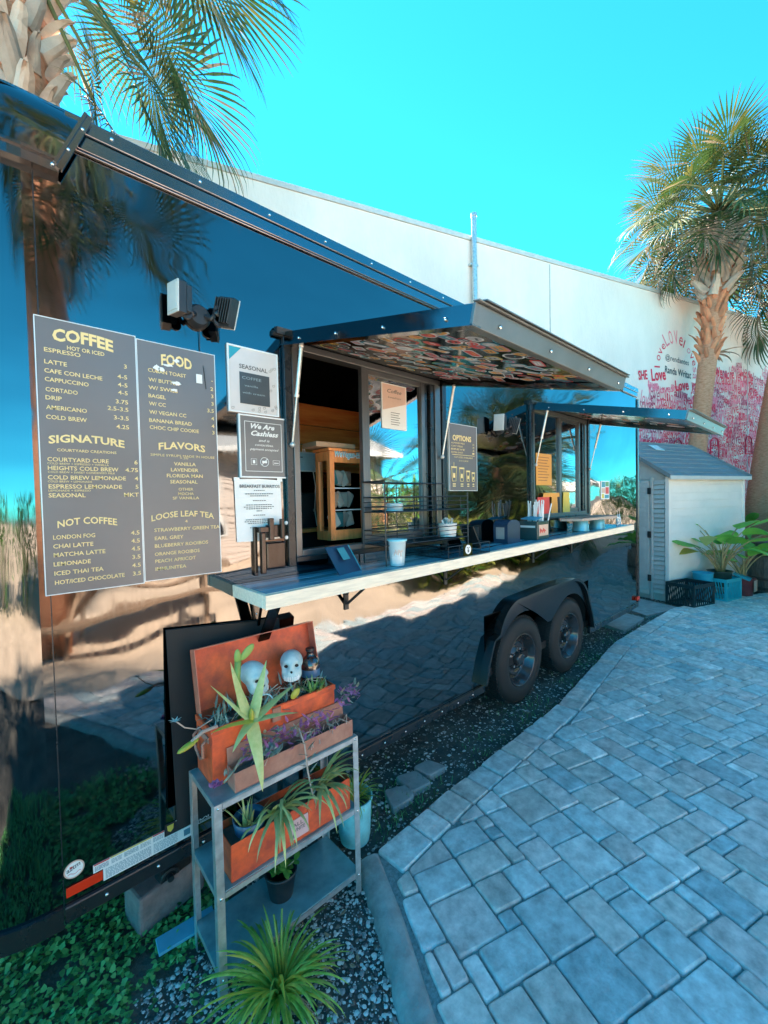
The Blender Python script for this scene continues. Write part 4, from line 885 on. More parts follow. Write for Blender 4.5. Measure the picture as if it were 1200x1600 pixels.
for q in (.16, .28): b = MB(); b.box(X0+.033, X1-.033, Y0+.008, Y0+.0115, z+q+.0, z+q+.006); b.build('shelf', CUPM, t)
b = MB(); put_text(b, 'WeVegan-Eats', (X0+.03, Y0-.006, Z1-.030), EX, EZ, .205, .036, .05, shear=.25); b.build('sign_outline', WHITE, t)
b = MB(); put_text(b, 'WeVegan-Eats', (X0+.033, Y0-.0075, Z1-.028), EX, EZ, .199, .032, .0, shear=.25); b.build('sign_lettering', TEALP, t)
for k in range(12):
    sx_ = X0+.055+.05*(k % 4); sz_ = z + .012 + (.165 if k > 3 else .05) + (.12 if k > 7 else 0); pk = MB(); pk.obox((sx_, Y0+.05+.022*(k%4), sz_+.045), (.062,.018,.085), Matrix.Rotation(.25*((k*7)%5-2), 3, 'Y') @ Matrix.Rotation(.2*(k%3), 3, 'Z')); tag(pk.build('snack_packet', COLS[(0,2,5,0,6,0,5)[k%7]], None, bevel=.01), 'wrapped snack packet on the %s shelf inside the wooden cabinet' % ('bottom','middle','top')[k//4], 'snack packet', 'snack packets on the %s cabinet shelf' % ('bottom','middle','top')[k//4])
b = MB(); b.box(1.2,1.46,.16,.30,1.893,1.92); tag(b.build('cardboard_tray', mat('cardboard', (.42,.28,.18), .7), None, bevel=.003), 'flat cardboard tray lying on top of the snack cabinet', 'cardboard')
t = thing('screen', 'small pale blue screen hanging inside the serving window', 'screen', (1.36, .5, 1.79))
b = MB(); b.box(1.275,1.44,.5,.515,1.785,1.905); b.build('casing', CUPM, t, bevel=.004); b = MB(); b.box(1.283,1.432,.497,.4995,1.793,1.897); b.build('display', mat('display', (.28,.5,.62), .2), t)
b = MB(); b.box(1.29,1.32,.4955,.4965,1.868,1.874); b.build('display_print', NAVY, t); b = MB(); b.tube([(1.33,.51,1.905),(1.34,.52,1.95),(1.36,.53,1.9)], .003, 5); b.tube([(1.40,.51,1.785),(1.42,.52,1.7),(1.41,.52,1.55),(1.43,.53,1.45)], .003, 5); b.build('cable', WHITE, t)
t = thing('coffee_machine', 'black coffee machine in the shade inside the serving window', 'coffee machine', (1.3, .6, .95))
b = MB(); b.box(1.05,1.75,.55,.78,1.0,1.66); b.build('casing', BLACK, t, bevel=.02); b = MB()
for q in range(3): b.cyl((1.18+.12*q,.54,1.55),(1.18+.12*q,.53,1.55),.016,n=12)
b.build('dial', CHROME, t); b = MB(); b.tube([(1.26,.53,1.62),(1.27,.5,1.5),(1.25,.5,1.42)], .008, 8); b.build('steam_pipe', CHROME, t, smooth=True)
b = MB(); b.box(1.15,1.5,.45,.55,1.42,1.44); b.build('drip_tray', ORWOOD, t)
t = thing('crisp_packets', 'red and yellow snack packets behind the farther window', 'snack packets', (3.5, .09, 1.45))
for k, (xa, xb, za, zb, m) in enumerate(((3.2,3.42,1.46,1.60,1),(3.3,3.6,1.60,1.635,3),(3.66,3.80,1.46,1.64,7),(3.44,3.56,1.46,1.6,3))): b = MB(); b.prism([(xa,-.004-.0008*k,za),(xb,-.004-.0008*k,za),(xb-.01,-.004-.0008*k,zb),(xa+.01,-.004-.0008*k,zb)], (0,.003,0)); b.build('packet', COLS[m], t)

# ================================================================== RACK WITH PLANTERS
t = rack = thing('metal_rack', 'three-tier grey metal shelf rack holding orange planters', 'shelf rack', (.74, -.22, 0))
rx0, rx1, ry0, ry1, RT = .45, 1.035, -.352, -.10, .632
for (x, sx) in ((rx0,1),(rx1,-1)):
    for (y, sy) in ((ry0,1),(ry1,-1)):
        b = MB(); b.box(min(x,x+sx*.026), max(x,x+sx*.026), min(y,y+sy*.003), max(y,y+sy*.003), -.03, RT-.001); b.box(min(x,x+sx*.003), max(x,x+sx*.003), min(y+sy*.0032,y+sy*.026), max(y+sy*.0032,y+sy*.026), -.03, RT-.001); b.build('leg', STEEL, rack, bevel=.0008)
for zt in (RT, .335, .065):
    b = MB(); b.box(rx0+.004, rx1-.004, ry0+.004, ry1-.004, zt-.004, zt)
    sh = b.build('shelf', SHELF, rack, bevel=.001)
    b = MB(); b.box(rx0+.004, rx1-.004, ry0+.0035, ry0+.0065, zt-.022, zt-.0045); b.box(rx0+.004, rx1-.004, ry1-.0065, ry1-.0035, zt-.022, zt-.0045); b.box(rx0+.0035, rx0+.0065, ry0+.008, ry1-.008, zt-.022, zt-.0045); b.box(rx1-.0065, rx1-.0035, ry0+.008, ry1-.008, zt-.022, zt-.0045); b.build('shelf_lip', STEEL, sh)
    b = MB(); b.box(rx0+.028, rx1-.028, ry0-.0005, ry0+.003, zt-.020, zt-.002); b.build('front_strip', STEEL, sh)
    for (x, y) in ((rx0+.013, ry0-.002),(rx1-.013, ry0-.002)): b = MB(); b.sph((x,y,zt-.012), (.005,.003,.005), 8, 5); b.build('bolt', CHROME, sh)
def crate_open(parent, x0, x1, y0, y1, z0, z1, m, th=.003, nm='wall', rim=True):
    for a in ((x0,x0+th,y0,y1),(x1-th,x1,y0,y1),(x0+th,x1-th,y0,y0+th),(x0+th,x1-th,y1-th,y1)): b = MB(); b.box(*a, z0+.002, z1); b.build(nm, m, parent, bevel=.0008)
    b = MB(); b.box(x0,x1,y0,y1,z0,z0+.0018); b.build('base', m, parent)
# open toolbox with lid
TX0, TX1, TY0, TY1, TZ0, TZ1 = .480, .985, -.262, -.108, RT+.001, .835
tb = thing('toolbox_planter', 'open rusty orange metal toolbox with raised lid, planted, on the top shelf', 'toolbox', (.73, -.19, TZ0))
crate_open(tb, TX0, TX1, TY0, TY1, TZ0, TZ1, REDBOX)
b = MB(); b.box(TX0-.004, TX1+.004, TY0-.004, TY0-.0005, TZ1-.022, TZ1-.002); b.box(TX0-.004, TX0-.0005, TY0, TY1, TZ1-.022, TZ1-.002); b.build('rim_band', REDBOX, tb, bevel=.001)
b = MB(); b.box(TX0+.004, TX1-.004, TY0+.004, TY1-.004, TZ1-.05, TZ1-.035); b.build('soil', SOIL, tb)
lz0, lz1 = TZ1+.003, 1.055      # lid stands up behind
l = MB(); l.prism([(TX0,TY1-.004,lz0),(TX1,TY1-.004,lz0),(TX1,TY1+.045,lz1),(TX0,TY1+.045,lz1)], (0,.003,-.001)); lid = l.build('lid', REDBOX, tb)
l = MB(); l.prism([(TX0,TY1+.002-.004,lz0),(TX0,TY1+.045,lz1),(TX0,TY1+.0,lz1+.012),(TX0,TY1-.048,lz0+.012)], (.003,0,0)); l.prism([(TX1-.003,TY1-.002,lz0),(TX1-.003,TY1+.045,lz1),(TX1-.003,TY1+.0,lz1+.012),(TX1-.003,TY1-.048,lz0+.012)], (.003,0,0)); l.prism([(TX0,TY1+.046,lz1),(TX1,TY1+.046,lz1),(TX1,TY1+.0,lz1+.012),(TX0,TY1+.0,lz1+.012)], (0,.001,.003)); l.build('lid_flange', REDBOX2, lid)
b = MB(); hy = (TY0+TY1)/2; hz = TZ1-.045
b.tube([(TX0-.004,hy-.045,hz),(TX0-.02,hy-.045,hz-.012),(TX0-.016,hy-.038,hz-.06),(TX0-.014,hy,hz-.082),(TX0-.016,hy+.038,hz-.06),(TX0-.02,hy+.045,hz-.012),(TX0-.004,hy+.045,hz)], .0055, 8); b.build('handle', RUST, tb, smooth=True)
b = MB(); b.box(TX0-.005,TX0-.0005,hy-.055,hy+.055,hz-.012,hz+.01); b.build('handle_plate', RUST, tb, bevel=.001)
b = MB(); b.box(.70,.735,TY0-.010,TY0-.0045,TZ1-.055,TZ1-.004); b.build('latch', RUST, tb, bevel=.001)
# rusty tray in front
ty = thing('rusty_tray', 'long rusty brown metal tray of succulents in front of the orange toolbox', 'tray', (.77, -.3, RT))
crate_open(ty, .525, 1.02, -.338, -.272, RT+.001, .70, RUST)
b = MB(); b.box(.53, 1.015, -.333, -.277, .665, .676); b.build('soil', SOIL, ty)
b = MB(); b.prism([(.527,-.276,.70),(1.018,-.276,.70),(1.018,-.268,.755),(.527,-.268,.755)], (0,.002,0)); b.build('back_flap', RUST, ty)
# middle planter
mt = thing('orange_planter', 'long orange metal box of aloe on the middle shelf', 'planter', (.76, -.26, .336))
crate_open(mt, .505, 1.0, -.335, -.205, .336, .462, REDBOX)
b = MB(); b.box(.51, .995, -.33, -.21, .42, .435); b.build('soil', SOIL, mt)
b = MB(); b.box(.722,.80,-.3375,-.3355,.352,.425); lb = b.build('paper_label', mat('pink_label', (.66,.42,.42), .6, var=.1), mt)
b = MB()
for k, (s, wd) in enumerate((('ALL',.045),('WHITE',.052),('8',.01))): put_text(b, s, (.733, -.3382, .398-.019*k), EX, EZ, wd, .014, .015)
b.build('label_lettering', GREYTXT, mt)
b = MB(); b.lathe((.60,-.27,.43), [(.05,0),(.058,.05),(.055,.052),(.05,.03)], 24, close=False); b.build('inner_pot', mat('navy_pot', (.05,.12,.2), .3), mt, smooth=True)
# ---- plants
ALOE = leafmat('aloe_leaf', (.56,.60,.20), (.74,.72,.30), .2, vs=40); ALOE2 = leafmat('aloe_leaf_dull', (.28,.38,.13), (.50,.46,.20), .2, vs=25)
YEL = leafmat('yellow_pad', (.48,.42,.04), (.55,.50,.08), .2, vs=30); CACT = leafmat('cactus_pad', (.22,.36,.07), (.30,.42,.10), .1, vs=30)
PURP = leafmat('purple_leaf', (.40,.09,.28), (.62,.30,.52), .3, vs=60, rnd=.3); SUCC = leafmat('blue_succulent', (.28,.42,.38), (.50,.62,.56), .15, vs=50)
GREYG = leafmat('grey_leaf', (.15,.18,.12), (.42,.40,.30), .1, vs=60, rnd=.3); GRN = leafmat('green_leaf', (.08,.24,.04), (.20,.42,.08), .35, vs=25, rnd=.25); SPID = leafmat('spider_leaf', (.18,.36,.04), (.46,.60,.14), .35, vs=30, rnd=.3)
STALK = mat('dry_stalk', (.42,.32,.26), .7, rnd=.2); CLOV = leafmat('clover_leaf', (.13,.48,.14), (.26,.66,.22), .3, vs=9); 
def leaves(parent, base, n, L, W, el, droop, m, r, azs=None, seg=7, name='leaf', fold=.25, spread=.01, prof=None):
    for k in range(n):
        az = azs[k] if azs else (2.399*k + r.uniform(-.3,.3)); q = r.uniform(.75, 1.15)
        b = MB(); e = r.uniform(*el) if isinstance(el, tuple) else el; d = r.uniform(*droop) if isinstance(droop, tuple) else droop
        b.leaf(Vector(base) + Vector((cos(az), sin(az), 0))*spread*r.random(), az, e, L*q, W, d, seg, fold, prof); b.build(name, m, parent, smooth=True)
fat = lambda t: min(1, .75 + t) * (1 - t) ** .75 if t < .45 else (1 - t) ** .75 * 1.0
r = random.Random(21)
al = thing('aloe_plant', 'big pale yellow-green aloe with seven pointed leaves spilling over the toolbox', 'aloe', (.59, -.25, .82))
A0 = Vector((.605, -.30, .842))
for (az, el, L, W, dr) in ((-2.75,.35,.18,.050,.4),(2.7,.85,.19,.054,.1),(2.1,1.15,.21,.060,-.1),(.15,.35,.20,.056,.25),(.6,1.0,.20,.052,.1),(-1.75,-.7,.23,.058,.9),(-2.4,-.05,.15,.042,.5),(-.25,.0,.17,.048,.4)):
    b = MB(); b.leaf(A0, az, el, L, W, dr, 9, .35, fat); b.build('leaf', ALOE if r.random() > .2 else YEL, al, smooth=True)
b = MB(); b.sph(A0 + Vector((0,-.002,.01)), (.010,.010,.028), 8, 6); b.build('leaf_heart', YEL, al, smooth=True)
ca = thing('prickly_pear', 'tall prickly pear stem with two flat pads rising behind the aloe', 'cactus', (.60, -.2, .80))
b = MB(); b.tube([(.603,-.2,.79),(.606,-.2,.9),(.60,-.2,.96),(.604,-.2,1.02)], [.009,.010,.011,.012], 10); b.build('stem', CACT, ca, smooth=True)
b = MB(); b.sph((.603,-.2,1.035), (.013,.008,.03), 12, 8); b.build('pad', CACT, ca, smooth=True)
b = MB(); b.sph((.640,-.2,1.045), (.016,.007,.036), 12, 8, Matrix.Rotation(radians(48), 3, 'Y')); b.build('pad', CACT, ca, smooth=True)
yp = thing('yellow_pad_stem', 'yellowing cactus pads hanging out over the left end of the toolbox', 'cactus', (.48, -.24, .82))
b = MB(); b.tube([(.50,-.26,.84),(.45,-.27,.845),(.41,-.28,.83)], .006, 8); b.build('stem', STALK, yp)
b = MB(); b.sph((.40,-.28,.822), (.036,.014,.008), 12, 8, Matrix.Rotation(radians(-18), 3, 'Y')); b.build('pad', YEL, yp, smooth=True)
b = MB(); b.tube([(.50,-.22,.85),(.44,-.24,.845),(.40,-.25,.87),(.375,-.25,.90)], .0022, 5); b.build('thin_stem', STALK, yp)
for k in range(7): b = MB(); b.leaf((.372,-.25,.902), k*.9, .35, .022, .008, .4, 3); b.build('leaf', SUCC, yp)
y2 = thing('round_yellow_pad', 'single oval yellow cactus pad resting on the toolbox rim', 'cactus pad', (.80, -.27, .84)); b = MB(); b.sph((.795,-.275,.862), (.024,.007,.015), 12, 8, Matrix.Rotation(radians(-40), 3, 'Y')); b.build('pad', YEL, y2, smooth=True)
def tuft(name, label, cat, c, n, L, W, el, droop, m, seed, seg=3, rad=.03, lo=.0, group=None):
    q = random.Random(seed); tt = thing(name, label, cat, c, group=group)
    for k in range(n):
        a = q.uniform(0, 6.28); p = Vector(c) + Vector((cos(a), sin(a), 0)) * rad * q.random()**.5 + Vector((0,0,q.uniform(lo,.0)))
        b = MB(); b.leaf(p, a + q.uniform(-.5,.5), q.uniform(*el), L*q.uniform(.7,1.2), W, droop, seg); b.build('leaf', m, tt, smooth=True)
    return tt
tuft('green_rosette', 'bright green spiky rosette beside the brown bottle', 'succulent', (.90,-.24,.83), 46, .055, .009, (.3,1.3), .5, leafmat('bright_leaf', (.24,.42,.09), (.40,.58,.18), .2, vs=30), 3, rad=.03)
def rosette(label, c, L, W, m, seed, n=16, cat='succulent'):
    q = random.Random(seed); tt = thing('succulent', label, cat, c)
    for k in range(n):
        lay = k / n; b = MB(); b.leaf(Vector(c), 2.399*k, .25 + lay*1.05, L*(1-.5*lay), W*(1-.4*lay), -.25, 4, .4, lambda t: (.45 + 1.1*t) if t < .55 else max(0, (1-t))**.5*1.55); b.build('leaf', m, tt, smooth=True)
rosette('pale blue-green rosette succulent in the rusty tray', (.665,-.315,.70), .055, .034, SUCC, 4, 18)
rosette('small grey-green rosette near the middle of the toolbox front', (.70,-.30,.76), .028, .014, SUCC, 5, 12)
rosette('dark violet cup-shaped rosette lying on the left of the top shelf', (.475,-.30,.665), .026, .022, PURP, 6, 12)
q = random.Random(31)
gr = thing('trailing_succulents', 'tangle of grey-green trailing succulents filling the toolbox', 'succulent', (.75, -.2, .80))
for k in range(230):
    b = MB(); x = q.uniform(.62,.97) if k % 4 else q.uniform(.49,.6); c = Vector((x, q.uniform(-.255,-.13), q.uniform(.80,.85))); b.leaf(c, q.uniform(0,6.28), q.uniform(.1,1.4), q.uniform(.035,.06), .012, .6, 3); b.build('leaf', GREYG if k % 3 else SUCC, gr, smooth=True)
for k in range(8):
    b = MB(); x = q.uniform(.62,.95); b.tube([(x,-.2,.81),(x+q.uniform(-.02,.03),-.23,.88),(x+q.uniform(-.02,.05),-.26,.86+q.uniform(0,.06))], .0016, 4); b.build('stem', STALK, gr)
tz = thing('purple_trailing_plant', 'purple leaved trailing plant along the rusty tray', 'succulent', (.8, -.3, .69))
for k in range(210):
    x = q.choice([q.gauss(.63,.03), q.gauss(.77,.05), q.gauss(.88,.05), q.gauss(1.02,.025)]); x = min(max(x,.54),1.06); z = .70 + q.uniform(0,.07) + (.06 if x > .97 else 0) + (.02 if x < .68 else 0)
    b = MB(); b.leaf((x, q.uniform(-.34,-.285), z), q.uniform(0,6.28), q.uniform(-.4,1.1), q.uniform(.022,.042), .017, .5, 3); b.build('leaf', PURP if q.random() < .62 else GREYG, tz, smooth=True)
for k in range(16):
    x = q.uniform(.55,1.02); b = MB(); b.tube([(x,-.30,.68),(x+q.uniform(-.02,.02),-.32,.72),(x+q.uniform(-.03,.03),-.345,.70+q.uniform(-.04,.06))], .0017, 4); b.build('stem', STALK, tz)
dk = thing('hanging_stem', 'long pale leafless stem with paired leaves hanging down over the rack front', 'plant stem', (.78,-.36,.7))
b = MB(); b.tube([(.775,-.33,.755),(.78,-.36,.70),(.785,-.37,.60),(.80,-.37,.52),(.815,-.37,.47)], .0032, 6); b.build('stem', STALK, dk, smooth=True)
for k in range(12):
    z = .75 - .022*k; b = MB(); b.leaf((.782+.002*k,-.367,z), (.2 if k % 2 else pi-.2), .5, .045 if k < 8 else .02, .009, .5, 4); b.build('leaf', GREYG if k < 8 else SUCC, dk, smooth=True)
rs = thing('rosette_stalk', 'grey stalk leaning off the left end of the rusty tray', 'plant stem', (.53,-.31,.68)); b = MB(); b.tube([(.60,-.30,.71),(.56,-.31,.725),(.53,-.32,.70),(.495,-.32,.675)], .004, 6); b.build('stem', GREYG, rs, smooth=True)
for k in range(14): b = MB(); b.leaf((.60-.0075*k,-.31,.715-.002*k), q.uniform(0,6.28), .8, .022, .008, .3, 3); b.build('leaf', GREYG, rs)
# middle shelf aloes
m1 = thing('striped_aloe', 'drooping yellow-green aloe leaves hanging over the middle orange box, centre', 'aloe', (.72,-.29,.45))
for k in range(22):
    az = q.uniform(-3.0,-.1); b = MB(); b.leaf((.70+q.uniform(-.03,.03),-.30,.46), az, q.uniform(.3,1.1), q.uniform(.17,.27), .026, q.uniform(1.7,2.5), 9, .3, fat); b.build('leaf', ALOE2 if k % 3 else ALOE, m1, smooth=True)
m2 = thing('striped_aloe', 'arching aloe at the right end of the middle orange box', 'aloe', (.9,-.28,.45))
for k in range(20):
    az = q.uniform(-3.1,.4); b = MB(); b.leaf((.89+q.uniform(-.03,.03),-.29,.46), az, q.uniform(.4,1.2), q.uniform(.16,.26), .025, q.uniform(1.5,2.4), 9, .3, fat); b.build('leaf', ALOE2 if k % 3 else ALOE, m2, smooth=True)
m3 = thing('small_aloe', 'upright small aloe in the dark pot at the left of the middle box', 'aloe', (.6,-.27,.45))
for k in range(16):
    az = q.uniform(0,6.28); b = MB(); b.leaf((.60+q.uniform(-.03,.02),-.285,.45), az, q.uniform(.9,1.4), q.uniform(.08,.13), .014, q.uniform(.3,.9), 6, .3, fat); b.build('leaf', ALOE2 if k % 2 else ALOE, m3, smooth=True)
# skulls
BONE = mat('skull_paint', (.34,.50,.52), .5, col2=(.58,.68,.66), vs=30, bump=.0006, bs=90)
def skull(label, c, yaw, pit, s=1.0):
    tt = thing('skull', label, 'skull', c)
    rot = Matrix.Rotation(yaw, 3, 'Z') @ Matrix.Rotation(pit, 3, 'Y'); vs = []; fs = []; nu, nv = 72, 54
    def g(d, t, w_): 
        t = Vector(t).normalized(); a = d.angle(t) if d.length else 0; return math.exp(-(a/w_)**2)
    def rad(d):
            ph = atan2(d.y, d.x)
            e = 1 / sqrt((d.x/.082)**2 + (d.y/.062)**2 + (d.z/(.064 if d.z > 0 else .055))**2)
            rr = e + .034*g(d,(.75,0,-.72),.5) + .014*g(d,(.55,0,-.95),.35) + .028*(g(d,(.45,.5,-.8),.38) + g(d,(.45,-.5,-.8),.38)) - .010*(g(d,(.3,.8,-.5),.22) + g(d,(.3,-.8,-.5),.22))
            rr += .006*(g(d,(.8,.42,.12),.2) + g(d,(.8,-.42,.12),.2)) + .008*(g(d,(.75,.55,-.42),.16) + g(d,(.75,-.55,-.42),.16))
            rr -= .030*(g(d,(.86,.36,-.16),.19) + g(d,(.86,-.36,-.16),.19)) ; rr -= .016*g(d,(.88,0,-.42),.085)
            if d.x > .3 and -.82 < d.z < -.60 and abs(d.y) < .35: rr += .0022*abs(sin(ph*22)) - .004*(abs(d.z+.715) < .02)
            return rr
    for j in range(nv+1):
        th = pi*j/nv
        for k in range(nu):
            ph = 2*pi*k/nu; d = Vector((sin(th)*cos(ph), sin(th)*sin(ph), cos(th))); vs.append(Vector(c) + rot @ (d*rad(d)*s))
    for j in range(nv):
        for k in range(nu):
            k2 = (k+1) % nu; fs.append((j*nu+k, (j+1)*nu+k, (j+1)*nu+k2, j*nu+k2))
    b = MB(); b.add(vs, fs); b.build('cranium', BONE, tt, smooth=True)
    b = MB(); d = Vector((.88,0,-.40)).normalized(); p = Vector(c) + rot @ (d*(rad(d)+.003)*s); b.sph(p, (.006*s,.009*s,.013*s), 10, 8, rot); b.build('nose_hole', DARK, tt, smooth=True)
    for sy in (1, -1):
        b = MB(); d = Vector((.86, sy*.40, -.15)).normalized(); p = Vector(c) + rot @ (d*(rad(d)+.004)*s); b.sph(p, (.009*s,.0175*s,.0165*s), 12, 8, rot); b.build('eye_socket', DARK, tt, smooth=True)
    b = MB(); 
    for k in range(8):
        a = -.49 + .14*k
        for zz in (-.78,-1.02):
            d = Vector((cos(a), sin(a), zz)).normalized(); b.obox(Vector(c) + rot @ (d*(rad(d)+.001)*s), (.007*s,.0088*s,.015*s), rot @ Matrix.Rotation(a, 3, 'Z'))
    b.build('teeth', WHITE, tt, bevel=.001)
skull('pale blue skull turned in profile at the left in the toolbox', (.672,-.175,.945), radians(-72), radians(6), .74)
skull('pale blue skull facing forward beside the brown bottle', (.84,-.17,.945), radians(-120), radians(-8), .74)
bo = thing('brown_bottle', 'round-shouldered brown glass bottle at the right end of the toolbox', 'bottle', (.93,-.165,.82))
BRG = mat('brown_glass', (.028,.008,.008), .06, spec=.9, coat=1)
b = MB(); b.lathe((.935,-.16,.82), [(.036,0),(.040,.005),(.040,.085),(.036,.105),(.022,.12),(.015,.126),(.015,.142),(.018,.144),(.018,.152),(.012,.154),(0,.154)], 32); b.build('glass_body', BRG, bo, smooth=True)
b = MB(); b.lathe((.935,-.16,.86), [(.0404,0),(.0406,.001),(.0406,.03),(.0404,.031)], 32, close=False); b.build('bottle_label', mat('bottle_label', (.06,.14,.25), .3), bo, smooth=True)
b = MB(); b.lathe((.935,-.16,.963), [(.0165,0),(.0185,.001),(.0185,.012),(0,.013)], 20); b.build('cap', BLACK, bo, auto=True)
wr = thing('wire_hoop', 'pale blue wire hoop standing among the toolbox succulents', 'hoop', (.68,-.25,.83)); b = MB(); b.tube([(.672+.040*cos(a*pi/14), -.26, .845+.048*sin(a*pi/14)) for a in range(15)], .0028, 6); b.build('hoop', mat('hoop_blue', (.35,.62,.68), .3), wr, smooth=True)
# bottom shelf pot with leafy shrub, floor plants, bucket
bp = thing('leafy_pot_plant', 'small leafy green shrub in a dark pot on the bottom shelf', 'pot plant', (.76,-.24,.066))
b = MB(); b.lathe((.74,-.22,.066), [(.045,0),(.06,.09),(.064,.092),(.064,.10),(.056,.10),(.05,.06)], 28, close=False); b.build('pot', BLACK, bp, smooth=True)
for k in range(7):
    a = k*.9; tip = Vector((.74+.05*cos(a)-.01, -.26+.04*sin(a), q.uniform(.2,.27))); b = MB(); b.tube([(.74,-.22,.15), tip], .002, 5); b.build('stem', STALK, bp)
    for j in range(9): b = MB(); p = Vector((.74,-.22,.15)).lerp(tip, q.uniform(.4,1.05)); b.leaf(p, q.uniform(0,6.28), q.uniform(-.2,.8), .034, .021, .6, 4, .15, lambda t: sin(pi*min(1,t*.97+.03))**.7); b.build('leaf', GRN, bp, smooth=True)
def spider(label, c, n, L, W, el, droop, seed, group=None, name='spider_plant'):
    tt = thing(name, label, 'spider plant', c); qq = random.Random(seed)
    for k in range(n):
        az = 2.399*k + qq.uniform(-.2,.2); e = qq.uniform(*el); b = MB(); b.leaf(Vector(c) + Vector((cos(az)*.012*qq.random(), sin(az)*.012*qq.random(), 0)), az, e, L*qq.uniform(.6,1.15), W*qq.uniform(.7,1.1), qq.uniform(*droop), 9, .35, lambda t: min(1,.5+t*2)*(1-t)**.45, twist=qq.uniform(-.4,.4)); b.build('leaf', SPID if qq.random() < .85 else YEL, tt, smooth=True)
    return tt
sp = spider('large spider plant with long arching leaves on the ground before the rack', (.60,-.46,-.01), 130, .26, .015, (.2,1.4), (1.2,2.4), 12)
for k in range(34): a = q.uniform(-1.6,.9); b = MB(); b.leaf((.62,-.47,.0), a, q.uniform(.0,.3), q.uniform(.10,.19), .007, q.uniform(.3,1.2), 5, .2); b.build('dry_leaf', leafmat('dry_leaf', (.34,.22,.13), (.5,.36,.24), .2) if k == 0 else bpy.data.materials['dry_leaf'], sp, smooth=True)
for k in range(3): b = MB(); b.tube([(.60+.01*k,-.46,0),(.60+.012*k,-.44,.12),(.61+.03*k-.03,-.42,.22)], [.005,.004,.003], 6); b.build('runner', SPID, sp, smooth=True)
bk = thing('blue_bucket', 'pale turquoise plastic bucket planter right of the rack', 'bucket', (1.19,-.115,-.03))
bc = Vector((1.185,-.115,-.03)); BUCK = mat('bucket_turquoise', (.25,.66,.70), .4, var=.2, vs=18, bump=.0005, bs=40)
b = MB(); b.lathe(bc, [(.066,0),(.070,.004),(.074,.03),(.0755,.032),(.084,.20),(.090,.202),(.090,.215),(.083,.214),(.078,.17),(0,.17)], 40, close=False); b.build('bucket_body', BUCK, bk, auto=True)
b = MB(); b.lathe(bc + Vector((0,0,.17)), [(.078,0),(.0,.006)], 24, close=False); b.build('soil', SOIL, bk)
b = MB()
for k, s in enumerate('HOME'): a = radians(-122); e_ = Vector((-sin(a), cos(a), 0)); put_text(b, s, bc + Vector((cos(a),sin(a),0))*.0815 + Vector((0,0,.165-.026*k)), e_, EZ, .012, .017, .01)
b.build('bucket_lettering', GREYTXT, bk)
spider('variegated spider plant growing in the turquoise bucket', (1.185,-.115,.15), 70, .17, .011, (.5,1.45), (1.2,2.4), 5, name='spider_plant')
# leaning black board, jack block, plank
lb = MB(); lb.prism([(.415,-.075,.42),(.885,-.075,.42),(.865,-.022,1.09),(.415,-.022,1.135)], (0,.012,0)); tag(lb.build('black_board', mat('matt_black_board', (.006,.010,.012), .7, var=.3), None, bevel=.003), 'black board leaning on the trailer behind the toolbox planter', 'board')
st = thing('trailer_jack', 'pinkish stone block with a black jack foot under the trailer', 'jack block', (.42,.2,-.03))
pts = [on_z(190,1392,.0), on_z(288,1350,.0)]
b = MB(); b.obox((.42,.16,.045), (.26,.14,.15), Matrix.Rotation(radians(12), 3, 'Z')); sb = b.build('stone_block', mat('pink_stone', (.24,.17,.16), .85, var=.25, vs=20, bump=.004, bs=50), st, bevel=.012)
b = MB(); b.obox((.44,.12,.15), (.12,.05,.06), Matrix.Rotation(radians(12), 3, 'Z')); b.tube([(.42+.028*cos(a*pi/8),.082,.135+.028*sin(a*pi/8)) for a in range(9)], .007, 7); b.cyl((.42,.09,.13),(.42,.07,.13),.012,n=12); b.build('jack_foot', BLACK, st, auto=True)
b = MB(); b.obox((.44,-.045,.0), (.2,.07,.012), Matrix.Rotation(radians(-4), 3, 'Z')); tag(b.build('blue_plank', mat('blue_plank', (.12,.42,.55), .4, var=.1), None, bevel=.002), 'flat bright blue offcut lying on the clover behind the rack', 'plank')

# ================================================================== GROUND COVER, GRAVEL, STONES
def stuff(mb, name, mats, label, cat, smooth=False):
    o = mb.build(name, mats, None, smooth=smooth); o['kind'] = 'stuff'; o['label'] = label; o['category'] = cat; return o
q = random.Random(41)
CL = [CLOV, leafmat('clover_leaf_light', (.16,.46,.12), (.26,.60,.18), .3, vs=9), leafmat('clover_leaf_dark', (.03,.15,.05), (.06,.24,.08), .3, vs=9)]
cl = MB(); V = cl.v; F = cl.f; MI = cl.mi
def in_clover(x, y):
    e = .40 + .16*sin(y*4.3) + .07*sin(y*11)
    return x < e or (y > -.12 and x < .62)
n = 0
while n < 21000:
    x, y = q.uniform(-.75, .70), q.uniform(-1.25, .75)
    if not in_clover(x, y) and q.random() > .06: continue
    if sin(x*17+y*5)*sin(y*13-x*4) > .78: continue
    n += 1
    h = -.05 + abs(q.gauss(0, .018)) + .012*sin(x*9)*sin(y*7) + .014; s = q.uniform(.006, .0125); a = q.uniform(0, 6.28); tx, ty_ = q.uniform(-.6,.6), q.uniform(-.6,.6); o = len(V)
    for k, rr_ in ((0,1),(1,.75),(2,1),(3,.7),(4,1.05),(5,.7)):
        dx, dy = s*rr_*cos(a + k*pi/3), s*rr_*sin(a + k*pi/3); V.append(Vector((x+dx, y+dy, h + dx*tx + dy*ty_)))
    F.append((o,o+1,o+2,o+3)); F.append((o,o+3,o+4,o+5)); m = q.choices((0,1,2), (5,3,3))[0]; MI += [m, m]
stuff(cl, 'clover', CL, 'dense low green clover covering the ground under the trailer corner', 'ground cover')
